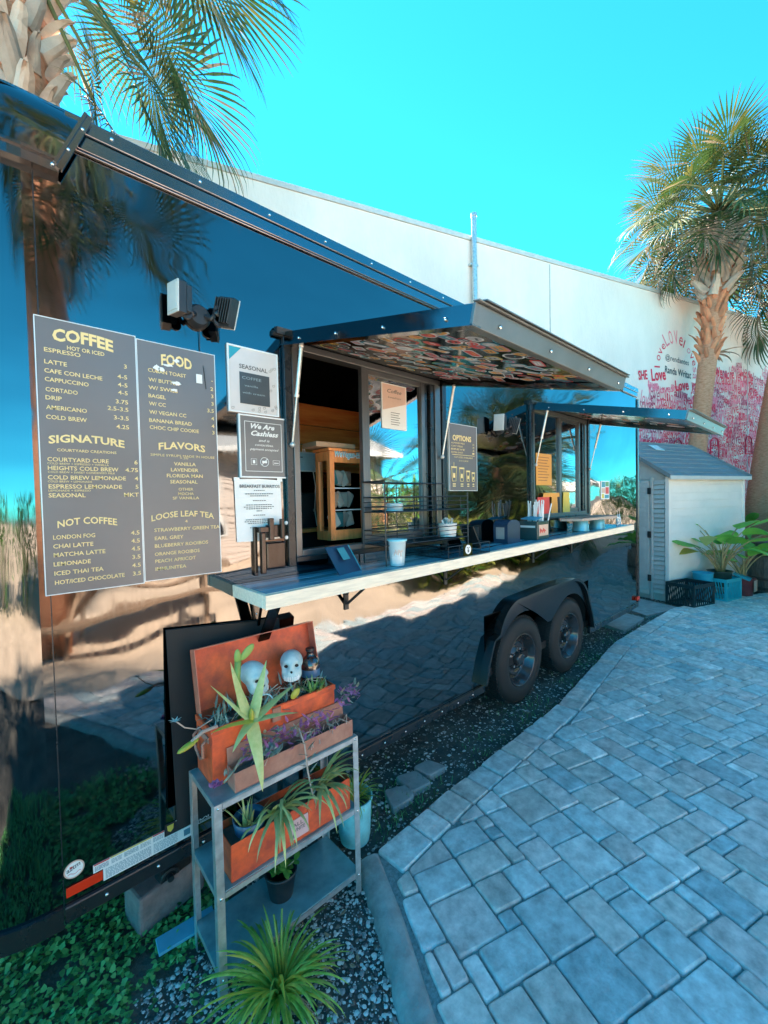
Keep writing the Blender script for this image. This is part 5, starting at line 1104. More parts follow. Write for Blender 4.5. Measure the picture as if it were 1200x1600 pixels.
SHL = [mat('shell_white', (.62,.62,.58), .7, var=.15, vs=60), mat('pebble_grey', (.28,.28,.27), .8, var=.3, vs=60), mat('pebble_brown', (.20,.15,.12), .8, var=.3, vs=60), mat('pebble_dark', (.07,.07,.07), .8, var=.3, vs=60)]
OCT = [Vector(v) for v in ((1,0,0),(0,1,0),(-1,0,0),(0,-1,0),(0,0,1),(0,0,-1),(.7,.7,.25),(-.7,.7,.2),(-.7,-.7,.25),(.7,-.7,.2))]
OF = [(0,6,4),(6,1,4),(1,7,4),(7,2,4),(2,8,4),(8,3,4),(3,9,4),(9,0,4),(0,5,6),(6,5,1),(1,5,7),(7,5,2),(2,5,8),(8,5,3),(3,5,9),(9,5,0)]
gv = MB(); V = gv.v; F = gv.f; MI = gv.mi
def pebble(x, y, z, s, m):
    a = q.uniform(0, 6.28); c, d = cos(a), sin(a); fx, fy, fz = q.uniform(.6,1.2)*s, q.uniform(.5,1)*s, q.uniform(.25,.5)*s; o = len(V)
    for v in OCT: 
        X, Y, Z = v.x*fx*q.uniform(.8,1.15), v.y*fy*q.uniform(.8,1.15), v.z*fz; V.append(Vector((x + X*c - Y*d, y + X*d + Y*c, z + Z)))
    F.extend([tuple(i+o for i in f) for f in OF]); MI.extend([m]*16)
def kerb_x(y):
    a, b = seg_left(y); t = (y - a[1])/(b[1]-a[1]); return a[0] + (b[0]-a[0])*t
n = 0
while n < 8500:                 # shell gravel beside the kerb
    y = q.uniform(-1.25, -.05); x = q.uniform(.25, kerb_x(min(y,-.28)) - .09)
    if in_clover(x, y) and q.random() > .04: continue
    n += 1; big = q.random()**3; pebble(x, y, -.047 + .004*big, .003 + .009*big, q.choices((0,1,2,3),(6,4,1.2,2.5))[0])
n = 0
while n < 11000:                # gravel bed along the trailer
    x = .7 + 7.2*q.random()**1.5; lim = -.24 if x < 3.1 else -.24 + .23*min(1,(x-3.1)/1.8)
    y = q.uniform(lim - .0, .55 if x < 5.6 else .7)
    n += 1; big = q.random()**3; pebble(x, y, -.047 + .004*big, .004 + .010*big, q.choices((0,1,2,3),(5,4,2,3))[0])
stuff(gv, 'gravel', SHL, 'pale shell gravel and pebbles between the trailer and the paving', 'gravel')
gs = MB(); GM = [leafmat('weed', (.05,.13,.035), (.10,.22,.05), .3, vs=20), CLOV]
for k in range(3200):
    x = .75 + 6.6*q.random()**1.3; lim = -.22 if x < 3.1 else -.22 + .22*min(1,(x-3.1)/1.8); y = lim + abs(q.gauss(0, .16)) + .01
    if sin(x*7)*sin(x*2.3+1) + q.uniform(-.5,.5) < .0: continue
    gs.leaf((x, y, -.05), q.uniform(0,6.28), q.uniform(.5,1.4), q.uniform(.02,.055), .006, .8, 2, .2, mi=q.choice((0,0,1)))
stuff(gs, 'weeds', GM, 'sparse green weeds growing in the gravel beside the trailer', 'weeds')
lv = leafmat('fallen_leaf', (.32,.20,.12), (.45,.32,.2), .2, vs=30)
lt = MB()
for k in range(60):
    x, y = (q.uniform(.5,.95), q.uniform(-.85,-.35)) if k < 28 else (q.uniform(.8,6), q.uniform(-.2,.25)); lt.leaf((x,y,-.038), q.uniform(0,6.28), q.uniform(-.1,.3), q.uniform(.02,.045), .014, .3, 3, .3, lambda t: sin(pi*min(1,t+.05)))
stuff(lt, 'fallen_leaves', [lv], 'small dry brown leaves scattered on the gravel', 'leaf litter')
STM = mat('stepping_slab', (.30,.31,.30), .88, var=.22, vs=10, bump=.002, bs=90)
for lab, pts in (('stepping stone nearest the bucket, half in the weeds', [(595,1232),(640,1222),(652,1243),(612,1268)]), ('middle stepping stone of the three beside the paving', [(612,1212),(650,1200),(680,1222),(642,1240)]), ('farthest stepping stone of the three beside the paving', [(640,1198),(668,1184),(703,1196),(672,1214)])):
    w_ = [on_z(a, c, -.02) for a, c in pts]; c = sum(w_, Vector()) / 4; w_ = [c + (p - c)*.86 for p in w_]; rp_ = roundpoly([(p.x, p.y) for p in w_], .02); b = MB(); vs = [(p.x, p.y, -.06) for p in rp_] + [(p.x, p.y, -.026) for p in rp_] + [(p.x, p.y, -.02) for p in inset(rp_, .006)]; k = len(rp_)
    s = sum(rp_[i].x*rp_[(i+1)%k].y - rp_[(i+1)%k].x*rp_[i].y for i in range(k)); fs = [(a*k+i, a*k+(i+1)%k, (a+1)*k+(i+1)%k, (a+1)*k+i) for a in range(2) for i in range(k)] + [tuple(2*k+i for i in range(k))]
    if s < 0: fs = [f[::-1] for f in fs]
    b.add(vs, fs); tag(b.build('stepping_stone', STM, None), lab, 'stepping stone', 'stepping stones beside the paving')
for lab, pts in (('pale flagstone by the rear corner of the trailer, farther one', [(958,945),(1000,936),(1062,950),(1010,962)]), ('pale flagstone by the rear corner of the trailer, nearer one', [(932,972),(952,952),(1006,966),(975,986)])):
    w_ = [on_z(a, c, -.02) for a, c in pts]; b = MB(); b.prism([(p.x, p.y, -.06) for p in w_], (0,0,.045)); tag(b.build('flagstone', STM, None, bevel=.008), lab, 'flagstone', 'flagstones behind the trailer')

# ================================================================== SHED
sa = radians(17); SD = Vector((cos(sa), -sin(sa), 0)); SB = Vector((sin(sa), cos(sa), 0)); S0 = Vector((7.36, .10, 0))
def sp_(u, v, z): return S0 + SD*u + SB*v + Vector((0,0,z))
srot = Matrix((SD, SB, Vector((0,0,1)))).transposed()
def sbox(mb, u0, u1, v0, v1, z0, z1): mb.obox(sp_((u0+u1)/2, (v0+v1)/2, (z0+z1)/2), (u1-u0, v1-v0, z1-z0), srot)
SW, SDp, SE, SR = 2.10, 1.75, 1.88, 2.50
sh = thing('garden_shed', 'white plastic garden shed with blue-grey roof beyond the trailer end', 'shed', S0)
SHW = mat('shed_white_resin', (.86,.78,.72), .55, var=.05, vs=3, bump=.0006, bs=80); SHB = mat('shed_trim_resin', (.50,.52,.51), .5, var=.06); SHG = mat('shed_roof_resin', (.19,.22,.23), .6, var=.15, vs=5, bump=.001, bs=50)
b = MB(); sbox(b, .03, SW-.03, .03, SDp-.03, -.04, SE-.03); b.build('inner_wall', SHB, sh)
nbrd = 15
for k in range(nbrd):
    z0 = .06 + k*(SE-.08)/nbrd; z1 = .06 + (k+1)*(SE-.08)/nbrd; b = MB()
    b.prism([sp_(.05,.003,z0), sp_(.05,.026,z0), sp_(.05,.026,z1-.001), sp_(.05,.012,z1-.001)], SD*(SW-.1)); b.build('siding_board', SHW, sh)
b = MB(); sbox(b, -.005,.055,-.012,.05,-.04,SE-.01); b.build('corner_post', SHW, sh, bevel=.008)
b = MB(); sbox(b, SW-.055,SW+.005,-.012,.05,-.04,SE-.01); b.build('corner_post', SHW, sh, bevel=.008)
b = MB(); sbox(b, .056,SW-.056,-.006,.04,-.04,.058); b.build('sill', SHB, sh, bevel=.004)
# left end: gable, louvred corner, door
b = MB(); b.prism([sp_(.02,.02,SE-.03), sp_(.02,SDp/2,SR-.04), sp_(.02,SDp-.02,SE-.03)], SD*.02); b.build('gable', SHB, sh)
b = MB(); b.prism([sp_(SW-.04,.02,SE-.03), sp_(SW-.04,SDp/2,SR-.04), sp_(SW-.04,SDp-.02,SE-.03)], SD*.02); b.build('gable', SHW, sh)
for k in range(24):
    z0 = .08 + k*.073; b = MB(); b.prism([sp_(-.004,.06,z0), sp_(.016,.06,z0+.060), sp_(.016,.06,z0)], SB*.17); b.build('louvre_slat', SHB, sh)
b = MB(); sbox(b, -.010,.03,.235,.27,-.04,SE-.02); b.build('door_post', SHB, sh, bevel=.004)
b = MB(); sbox(b, -.02,.02,.285,.80,.03,SE-.06); dr = b.build('door', SHB, sh, bevel=.006)
for k in range(3): b = MB(); z = .25 + k*.68; sbox(b, -.034,-.012,.25,.30,z,z+.10); b.build('hinge', BLACK, dr, bevel=.003)
for k in range(22):
    z0 = .12 + k*.076; b = MB(); b.prism([sp_(-.026,.34,z0), sp_(-.0205,.34,z0+.066), sp_(-.0205,.34,z0)], SB*.4); b.build('louvre_slat', SHB, dr)
# roof in courses of two panels
OH = .07; sl_ = (SR - SE) / (SDp/2); NC = 8
for side in (0, 1):
    for k in range(NC):
        v0 = -OH + (SDp/2 + OH)*k/NC; v1 = -OH + (SDp/2 + OH)*(k+1)/NC
        for (u0, u1) in ((-.08, 1.0), (1.006, SW+.06)):
            f = lambda v, lift: (sp_(0, v if side == 0 else SDp - v, SE + sl_*v + lift))
            a, c = f(v0, .035), f(v1 + .02, .018); b = MB(); b.prism([a + SD*u0, a + SD*u1, c + SD*u1, c + SD*u0], (0,0,-.022)); b.build('roof_panel', SHG, sh)
b = MB(); sbox(b, -.08, SW+.06, -OH-.012, -OH-.001, SE-.06, SE+.0); b.build('fascia', SHB, sh, bevel=.002)
b = MB(); b.bar(sp_(-.075,-OH,SE-.005), sp_(-.075,SDp/2,SR+.005), .03, .055); b.bar(sp_(SW+.055,-OH,SE-.005), sp_(SW+.055,SDp/2,SR+.005), .03, .055); b.build('barge_board', SHG, sh)
b = MB(); p = lambda u, v: sp_(u, v, SE + sl_*v + .042); b.prism([p(.72,.62), p(.95,.62), p(.95,.76), p(.72,.76)], (0,0,.006)); b.build('skylight', mat('skylight', (.45,.75,.8), .2), sh)

# crates, pots and barrel in front of the shed
def milk_crate(label, c, sz, m, seed):
    tt = thing('milk_crate', label, 'crate', c, -sa); Rz = Matrix.Rotation(-sa, 3, 'Z'); c = Vector(c); hx, hy, hz = sz
    def bx_(mb, x0, x1, y0, y1, z0, z1): mb.obox(c + Rz @ Vector(((x0+x1)/2, (y0+y1)/2, (z0+z1)/2)), (x1-x0, y1-y0, z1-z0), Rz)
    for (ax, s) in (('y',-1),('y',1),('x',-1),('x',1)):
        b = MB(); L_ = hx if ax == 'y' else hy
        def seg(u0, u1, z0, z1):
            if ax == 'y': bx_(b, u0, u1, s*hy - .006, s*hy + .006, z0, z1)
            else: bx_(b, s*hx - .006, s*hx + .006, u0, u1, z0, z1)
        seg(-L_, L_, 0, .04); seg(-L_, L_, hz-.05, hz); seg(-L_-.004, -L_+.025, .04, hz-.05); seg(L_-.025, L_+.004, .04, hz-.05)
        nd = 9
        for k in range(nd):
            u = -L_ + .03 + (2*L_-.06)*k/nd; p0 = Vector((u, s*hy, .04)) if ax == 'y' else Vector((s*hx, u, .04)); p1 = Vector((u + 2*L_/nd, s*hy, hz-.05)) if ax == 'y' else Vector((s*hx, u + 2*L_/nd, hz-.05))
            b.bar(c + Rz @ p0, c + Rz @ p1, .012, .008)
        b.build('side_lattice', m, tt)
    b = MB(); bx_(b, -hx, hx, -hy, hy, 0, .01); b.build('base', m, tt)
    return tt
p = on_z(1048, 938); milk_crate('near black milk crate before the shed', sp_(.10,-.24,-.02), (.25,.19,.33), mat('crate_black', (.012,.03,.035), .4), 1)
milk_crate('turquoise milk crate beside the black one, holding a dark pot', sp_(.82,-.26,-.02), (.20,.19,.34), mat('crate_turquoise', (.03,.42,.50), .4), 2)
c = sp_(.40,.0,-.02) + SB*-.22 + SD*.0; c = sp_(.50,-.20,-.02); tt = thing('blue_tub', 'bright blue plastic tub behind the milk crates', 'tub', c)
b = MB(); b.lathe(c, [(.10,0),(.13,.42),(.14,.43),(.125,.42),(.10,.05),(0,.05)], 24, close=False); b.build('tub_body', mat('tub_blue', (.03,.38,.55), .4), tt, smooth=True)
def paddle(mb, base, az, el, SL, BL, W, droop, seed, mi_leaf=0):
    """long stalk with a banana-like blade"""
    p = Vector(base); e = el; pts = [p.copy()]
    for i in range(6): p = p + Vector((cos(az)*cos(e), sin(az)*cos(e), sin(e)))*SL/6; e -= droop*.04; pts.append(p.copy())
    return pts, e
BANL = leafmat('paddle_leaf', (.13,.40,.05), (.28,.58,.09), .35, vs=5, rnd=.25); BST = mat('paddle_stalk', (.42,.30,.14), .5, var=.2, rnd=.2); BYEL = leafmat('paddle_leaf_yellow', (.40,.38,.08), (.55,.45,.12), .35, vs=5)
bladeprof = lambda t: max(0, sin(pi*min(1, .04 + t*.95)))**.75
def paddle_plant(label, c, n, seed, SLr, BLr, W, azr=(0,6.28), name='paddle_plant', cat='potted plant', pot=None):
    qq = random.Random(seed); tt = thing(name, label, cat, c)
    for k in range(n):
        az = azr[0] + (azr[1]-azr[0])*(k+.5)/n + qq.uniform(-.25,.25); el = qq.uniform(1.05, 1.5); SL = qq.uniform(*SLr)
        bz = Vector(c) + Vector((qq.uniform(-.05,.05), qq.uniform(-.05,.05), 0)); pts, e = paddle(None, bz, az, el, SL, 0, 0, 3, seed)
        b = MB(); b.tube(pts, [.014,.012,.010,.009,.008,.007,.006], 7); b.build('stalk', BST, tt, smooth=True)
        b = MB(); b.leaf(pts[-1], az, e, qq.uniform(*BLr), W*qq.uniform(.8,1.15), qq.uniform(.5,1.8), 10, .22, bladeprof, twist=qq.uniform(-.9,.9)); b.build('leaf', BYEL if qq.random() < .15 else BANL, tt, smooth=True)
    return tt
c1 = sp_(.83,-.26,0); pp = paddle_plant('broad paddle-leaved plant in the dark pot set in the turquoise crate', c1 + Vector((0,0,.40)), 24, 8, (.40,.85), (.36,.50), .24)
b = MB(); b.lathe(c1 + Vector((0,0,.18)), [(.12,0),(.155,.22),(.165,.235),(.15,.23),(.13,.2),(0,.2)], 24, close=False); b.build('pot', mat('pot_green_black', (.015,.04,.035), .4), pp, smooth=True)
c2 = sp_(1.32,-.32,-.03); p2 = paddle_plant('paddle-leaved plant in the dark red pot wrapped with a pale card', c2 + Vector((0,0,.30)), 16, 14, (.3,.6), (.32,.5), .17)
b = MB(); b.lathe(c2, [(.13,0),(.165,.27),(.175,.275),(.175,.30),(.155,.30),(.14,.25),(0,.25)], 28, close=False); b.build('pot', mat('pot_oxblood', (.20,.045,.05), .4, var=.15), p2, smooth=True)
b = MB(); b.obox(c2 + Vector((-.02,-.168,.19)), (.15,.006,.17), Matrix.Rotation(radians(-6), 3, 'Z')); b.build('pot_card', COLS[6], p2); b = MB(); b.obox(c2 + Vector((-.09,-.02,.33)), (.2,.22,.03), Matrix.Rotation(.4, 3, 'X')); b.build('blue_bag', TEALP, p2, bevel=.01)
def barrel(label, c):
    tt = thing('wooden_barrel', label, 'barrel', c); c = Vector(c); BW = mat('barrel_wood', (.14,.115,.10), .7, var=.35, vs=8, stretch=(6,6,1.2), bump=.002, bs=30, rnd=.25)
    prof = [(.27,0),(.305,.2),(.33,.42),(.305,.64),(.27,.84)]; n = 22
    for k in range(n):
        b = MB(); a0, a1 = 2*pi*k/n + .012, 2*pi*(k+1)/n - .012; vs = []
        for r_, z in prof: vs += [c + Vector((r_*cos(a0), r_*sin(a0), z)), c + Vector((r_*cos(a1), r_*sin(a1), z)), c + Vector(((r_-.025)*cos(a1), (r_-.025)*sin(a1), z)), c + Vector(((r_-.025)*cos(a0), (r_-.025)*sin(a0), z))]
        fs = [(i*4+j, i*4+(j+1)%4, i*4+4+(j+1)%4, i*4+4+j) for i in range(4) for j in range(4)] + [(0,3,2,1),(16,17,18,19)]; b.add(vs, fs); b.build('stave', BW, tt)
    b = MB(); b.lathe(c, [(.01,.80),(.262,.80),(.262,.815),(.0,.816)], 28); b.build('barrel_head', BW, tt)
    for z, r_ in ((.06,.286),(.22,.312),(.60,.316),(.78,.286)): b = MB(); b.lathe(c, [(r_,z),(r_+.006,z+.002),(r_+.005,z+.045),(r_-.001,z+.047)], 32, close=False); b.build('hoop', mat('hoop_iron', (.10,.075,.065), .6, metal=.4), tt, smooth=True)
barrel('weathered wooden barrel beside the potted plants right of the shed', sp_(2.05,-.42,-.03))
# shrub mass right of the shed
def shrub(label, c, rx, ry, rz, n, L, W, m, seed, name='shrub', cat='shrub', el=(-.3,1.2)):
    qq = random.Random(seed); tt = thing(name, label, cat, c); b = MB()
    for k in range(9): a = qq.uniform(0,6.28); b.tube([Vector(c), Vector(c) + Vector((rx*.6*cos(a), ry*.6*sin(a), rz*qq.uniform(.6,1.5)))], [.02,.008], 5)
    b.build('stem', STALK, tt); b = MB()
    for k in range(n):
        a = qq.uniform(0,6.28); s = qq.random()**.35; t_ = qq.uniform(-1,1); p = Vector(c) + Vector((rx*s*cos(a)*sqrt(1-t_*t_), ry*s*sin(a)*sqrt(1-t_*t_), rz*(1+s*t_)))
        p += Vector((sin(k)*.05, cos(k*1.7)*.05, 0)); b.leaf(p, a + qq.uniform(-1,1), qq.uniform(*el), L*qq.uniform(.6,1.3), W, qq.uniform(.2,1.2), 3, .2, mi=0 if qq.random() < .7 else 1)
    o = b.build('foliage', m, tt, smooth=True); o['kind'] = 'stuff'; return tt
GL = [GRN, leafmat('green_leaf_light', (.10,.24,.05), (.2,.36,.08), .35, vs=20)]
paddle_plant('tall dark green leafy clump between the shed and the right palm trunk', on_z(1182, 880, 0) + Vector((.2,.3,0)), 26, 77, (.6,1.35), (.5,.8), .2, name='leafy_clump', cat='shrub')
shrub('dark green bush behind the barrel at the right edge', on_z(1205, 872, 0) + Vector((.6,.2,0)), .8, .7, .55, 900, .16, .05, GL, 8)

# ================================================================== PALMS
FRM = [leafmat('palm_leaflet', (.022,.055,.014), (.055,.10,.025), .22, vs=3, rough=.55), leafmat('palm_leaflet_yellow', (.08,.09,.02), (.15,.14,.035), .22, vs=3, rough=.55), leafmat('palm_leaflet_dry', (.16,.12,.08), (.24,.19,.13), .3, vs=3, rough=.6)]
PET = mat('palm_petiole', (.13,.14,.05), .8, var=.2); BOOT = mat('palm_boot', (.42,.31,.25), .85, col2=(.60,.47,.38), vs=6, bump=.004, bs=30, rnd=.25); BOOTR = mat('palm_boot_red', (.55,.17,.08), .85, col2=(.70,.28,.14), vs=6, bump=.004, bs=30, rnd=.25)
BARK = mat('palm_bark', (.48,.17,.08), .9, col2=(.72,.36,.22), vs=5, stretch=(3,3,14), bump=.006, bs=22)
def frond_mesh(seed, R_=1.0, droop=.5, dry=0, nl=58, width=.021):
    """costapalmate fan: base at the origin, blade running along +x, drooping to -z"""
    qq = random.Random(seed); b = MB()
    def cost(s): return Vector((.42*s*R_, 0, -.20*R_*droop*s*s))
    for k in range(nl):
        t = (k + .5) / nl; ang = radians(-148 + 296*t); s = max(0, cos(ang*.55))**1.2; o = cost(s)
        L = R_ * (.52 + .42*cos(ang*.6)) * qq.uniform(.9,1.06); d = Vector((cos(ang), sin(ang), 0)); side = Vector((-sin(ang), cos(ang), 0))
        n = 7; vs = []; p = o.copy(); e = -.12 + .32*abs(sin(ang)) ; tw = qq.uniform(-.15,.15)
        wv = width*R_
        for i in range(n+1):
            u = i/n; wd = wv*(.35 + 1.1*min(1,u*2.6)) if u < .42 else wv*1.3*max(.0,(1-u)/.58)**.8 + .0015
            if u < .42: wd = min(wd, .001 + (p-o).length*radians(296/nl)*.56)
            dd = Vector((d.x*cos(e), d.y*cos(e), sin(e))); up = Vector((0,0,1)); sd2 = side*cos(tw*u) + up*sin(tw*u)
            vs += [p - sd2*wd*.5 + Vector((0,0,-.25*wd)), p.copy(), p + sd2*wd*.5 + Vector((0,0,-.25*wd))]
            p = p + dd*(L/n); e -= (droop*(.05 + 1.3*u**3) + qq.uniform(0,.05))*.62
        mi = 2 if qq.random() < dry else (1 if qq.random() < .22 else 0)
        b.add(vs, [q_ for i in range(n) for q_ in ((i*3,i*3+1,i*3+4,i*3+3),(i*3+1,i*3+2,i*3+5,i*3+4))], mi)
    return b.mesh('frond', FRM, None, smooth=True)
FM = [frond_mesh(s, 1.0, d, dry) for s, d, dry in ((1,.35,.03),(2,.55,.05),(3,.8,.08),(4,1.1,.3))]
FMR = [frond_mesh(s_ + 10, 1.0, d_, dry_, 40, .036) for s_, d_, dry_ in ((1,.4,.03),(2,.7,.05),(3,1.0,.08),(4,1.3,.25))]
pb = MB(); pb.tube([(0,0,0),(.5,0,.0),(1,0,0)], [.020,.014,.009], 6); PBM = pb.mesh('petiole', PET, None, smooth=True)
def put_frond(tt, root, hub, R_, seed, pitch=None, roll=0.0, mesh=None, az=None):
    """petiole from root to hub, fan beyond it"""
    root, hub = Vector(root), Vector(hub); d = hub - root; L = d.length; x = d.normalized(); z = Vector((0,0,1)); y = z.cross(x)
    if y.length < 1e-3: y = Vector((0,1,0))
    y.normalize(); z = x.cross(y); rot = Matrix((x, y, z)).transposed().to_4x4()
    m = Matrix.Translation(root) @ rot @ Matrix.Diagonal((L, 1.3, 1.3, 1)); inst('petiole', PBM, tt, m)
    h = sqrt(x.x**2 + x.y**2); el = atan2(x.z, h) if pitch is None else pitch; a = atan2(x.y, x.x) if az is None else az
    rot = Matrix.Rotation(a, 4, 'Z') @ Matrix.Rotation(-el, 4, 'Y') @ Matrix.Rotation(roll, 4, 'X')
    inst('frond', mesh or FM[seed % 4], tt, Matrix.Translation(hub) @ rot @ Matrix.Diagonal((R_, R_, R_, 1)))
def boots(tt, path, rad, n, m, seed, size=(.12,.05,.26), out=.35):
    """old leaf bases in a criss-cross spiral"""
    qq = random.Random(seed); bm_ = []
    for v in range(4):
        b = MB(); w0, th, h = size; k = 6
        pts = []
        for i in range(k+1):
            u = i/k; wd = w0*(1-.35*u)*(1 if u < .9 else .7); pts.append((wd*.5, u*h, th*(.3+.7*sin(pi*min(1,u+.15))), .18*h*u*u*(1+v*.5)))
        vs = []
        for (wd, z, t_, o) in pts: vs += [(o-.01, -wd, z), (o + t_*.7, -wd*.45, z), (o + t_, 0, z + .01*v), (o + t_*.7, wd*.45, z), (o-.01, wd, z)]
        fs = [(i*5+j, i*5+j+1, i*5+6+j, i*5+5+j) for i in range(k) for j in range(4)] + [(k*5+4,k*5+3,k*5+2,k*5+1,k*5), (0,1,2,3,4)]
        fs += [(i*5+4, i*5, i*5+5, i*5+9) for i in range(k)]
        b.add(vs, fs); bm_.append(b.mesh('leaf_base', m, None))
    for k in range(n):
        t_ = (k + .5)/n; i = min(int(t_*(len(path)-1)), len(path)-2); f = t_*(len(path)-1) - i; p = path[i].lerp(path[i+1], f); r_ = rad[i] + (rad[i+1]-rad[i])*f
        a = 2.399*k + qq.uniform(-.15,.15); o = Matrix.Translation(p + Vector((cos(a), sin(a), 0))*r_*.92) @ Matrix.Rotation(a, 4, 'Z') @ Matrix.Rotation(qq.uniform(-.5,.5)*1.0, 4, 'X') @ Matrix.Rotation(qq.uniform(.02, out), 4, 'Y')
        inst('leaf_base', bm_[k % 4], tt, o @ Matrix.Diagonal((qq.uniform(.8,1.25),)*3 + (1,)))
def crown(tt, C0, n, R_, seed, Lp=(.9,1.5), lo=-.75, FS=None):
    FS = FS or FM
    qq = random.Random(seed)
    for k in range(n):
        a = 2.399*k + qq.uniform(-.2,.2); u = (k + .5)/n; el = 1.35 - (1.35 - lo)*u**.8 + qq.uniform(-.12,.12); L = qq.uniform(*Lp)*(.8 + .25*u)
        hub = Vector(C0) + Vector((cos(a)*cos(el), sin(a)*cos(el), sin(el)))*L - Vector((0,0,.12*L*L*cos(el)))
        pit = el - .35 - .35*u
        put_frond(tt, C0, hub, R_*qq.uniform(.85,1.1), 0, pit, qq.uniform(-.5,.5), FS[min(3, int(u*3.6 + qq.random()*.6))])
# right palm, in front of the mural
D = 8.9; P_ = [at_d(1066, 900, D), at_d(1080, 780, D), at_d(1092, 680, D), at_d(1106, 560, D), at_d(1116, 470, D), at_d(1122, 420, D), at_d(1124, 370, D)]; P_[0].z = -.06
pr = thing('palm_tree', 'leaning fan palm rising in front of the red mural, nearer right one', 'palm tree', P_[0])
b = MB(); b.tube(P_, [.20,.18,.165,.165,.19,.30,.26], 20); b.build('trunk', BARK, pr, smooth=True)
boots(pr, [P_[4], P_[5], P_[6]], [.24,.33,.29], 95, BOOT, 5, (.15,.07,.30), .5); boots(pr, [P_[3].lerp(P_[4], -.1), P_[4]], [.155,.20], 60, BOOTR, 6, (.11,.04,.24), .22)
qq = random.Random(9)
for k in range(9):       # torn dry boot ribbons at the collar
    a = qq.uniform(-1.4,1.0); b = MB(); b.leaf(P_[3] + Vector((cos(a)*.16, sin(a)*.16, .1)), a, qq.uniform(-.2,.6), qq.uniform(.3,.55), .10, qq.uniform(.8,1.9), 6, .3); b.build('dry_sheath', BOOT, pr, smooth=True)
CR = P_[6] + Vector((0,0,.25)); crown(pr, CR + Vector((0,0,.25)), 78, .85, 4, (.75,1.6), -.6, FMR)
D = 9.6; Q_ = [at_d(1182, 860, D), at_d(1195, 760, D), at_d(1212, 640, D), at_d(1232, 520, D), at_d(1250, 420, D)]; Q_[0].z = -.06
pq = thing('palm_tree', 'second fan palm at the right edge, only trunk and fronds in view', 'palm tree', Q_[0])
b = MB(); b.tube(Q_, [.34,.30,.26,.22,.30], 20); b.build('trunk', BARK, pq, smooth=True); boots(pq, [Q_[3], Q_[4]], [.28,.30], 40, BOOT, 7, (.17,.07,.34), .5); crown(pq, Q_[4] + Vector((0,0,.2)), 26, 1.05, 14, (.9,1.4), -.7, FMR)
# left palm, behind the trailer
LP = [Vector((.19,2.95,-.05)), Vector((.19,2.95,2.5)), Vector((.19,2.95,4.4)), Vector((.17,2.95,5.2)), Vector((.15,2.95,6.1)), Vector((.13,2.95,6.6))]
pl_ = thing('palm_tree', 'big fan palm behind the front end of the trailer, top left', 'palm tree', LP[0])
b = MB(); b.tube(LP, [.24,.20,.19,.20,.22,.2], 18); b.build('trunk', BARK, pl_, smooth=True); boots(pl_, [LP[2], LP[5]], [.20,.22], 90, BOOT, 3, (.15,.065,.30), .55)
LC = Vector((.15, 2.95, 6.5)); crown(pl_, LC, 22, 1.15, 8, (.9,1.4), .25)
for (hx_, hy_, dep, R_, pit, rl, az, ms) in ((250,140,3.45,.85,-1.0,.3,-.45,2),(232,5,3.5,.85,-1.0,-.3,-.4,1),(190,62,3.3,.95,-1.0,.2,-.6,2),(150,165,3.6,.7,-.7,.5,-.1,3),(290,-70,3.9,.9,-.7,.3,-.3,1),(225,100,3.9,.85,-1.1,-.2,-.2,1),(140,90,3.6,.6,-1.2,.3,.2,3)):
    put_frond(pl_, LC, at_d(hx_, hy_, dep), R_, 0, pit, rl, FM[ms], az)

# ================================================================== THE YARD BEHIND THE CAMERA (seen mirrored in the panels)
CLAP = mat('clapboard_paint', (.62,.53,.47), .7, var=.06, vs=2); 
hs = thing('clapboard_house', 'low clapboard house across the yard, mirrored in the trailer windows', 'house', (5, -8.6, 0))
b = MB(); b.box(1.5, 9.2, -14, -8.64, -.05, 3.1); b.build('wall', CLAP, hs)
for k in range(20):
    b = MB(); z = .15*k; b.prism([(1.5,-8.60,z),(1.5,-8.638,z),(1.5,-8.638,z+.148),(1.5,-8.625,z+.148)], (7.7,0,0)); b.build('siding_board', CLAP, hs)
b = MB(); b.prism([(1.1,-8.1,3.1),(1.1,-11.3,4.5),(1.1,-14.5,3.1),(1.1,-14.5,3.0),(1.1,-8.1,3.0)], (8.5,0,0)); b.build('roof', mat('house_roof', (.35,.36,.36), .8), hs)
b = MB(); b.box(1.1,9.6,-8.12,-8.08,2.98,3.12); b.build('gutter', WHITE, hs, bevel=.01)
for x in (2.6, 6.8):
    b = MB(); b.box(x, x+1.0, -8.60, -8.56, 1.0, 2.3); wf = b.build('window', WHITE, hs); b = MB(); b.box(x+.08, x+.92, -8.56, -8.555, 1.08, 2.22); b.build('pane', GLASS, wf)
b = MB(); b.box(4.7, 5.6, -8.60, -8.55, 0, 2.1); b.build('door', mat('brown_door', (.22,.12,.08), .5), hs)
PB = [Vector((.42,-4.7,-.05)), Vector((.40,-4.7,2)), Vector((.38,-4.7,4.4)), Vector((.37,-4.7,6.3))]
pm = thing('palm_tree', 'fan palm across the yard, mirrored in the front corner of the trailer', 'palm tree', PB[0])
b = MB(); b.tube(PB, [.24,.2,.19,.2], 14); b.build('trunk', BARK, pm, smooth=True); boots(pm, [PB[2], PB[3]], [.2,.2], 30, BOOT, 3, (.15,.065,.30), .5); crown(pm, PB[3] + Vector((0,0,.2)), 30, 1.2, 31, (.9,1.5), -.95)
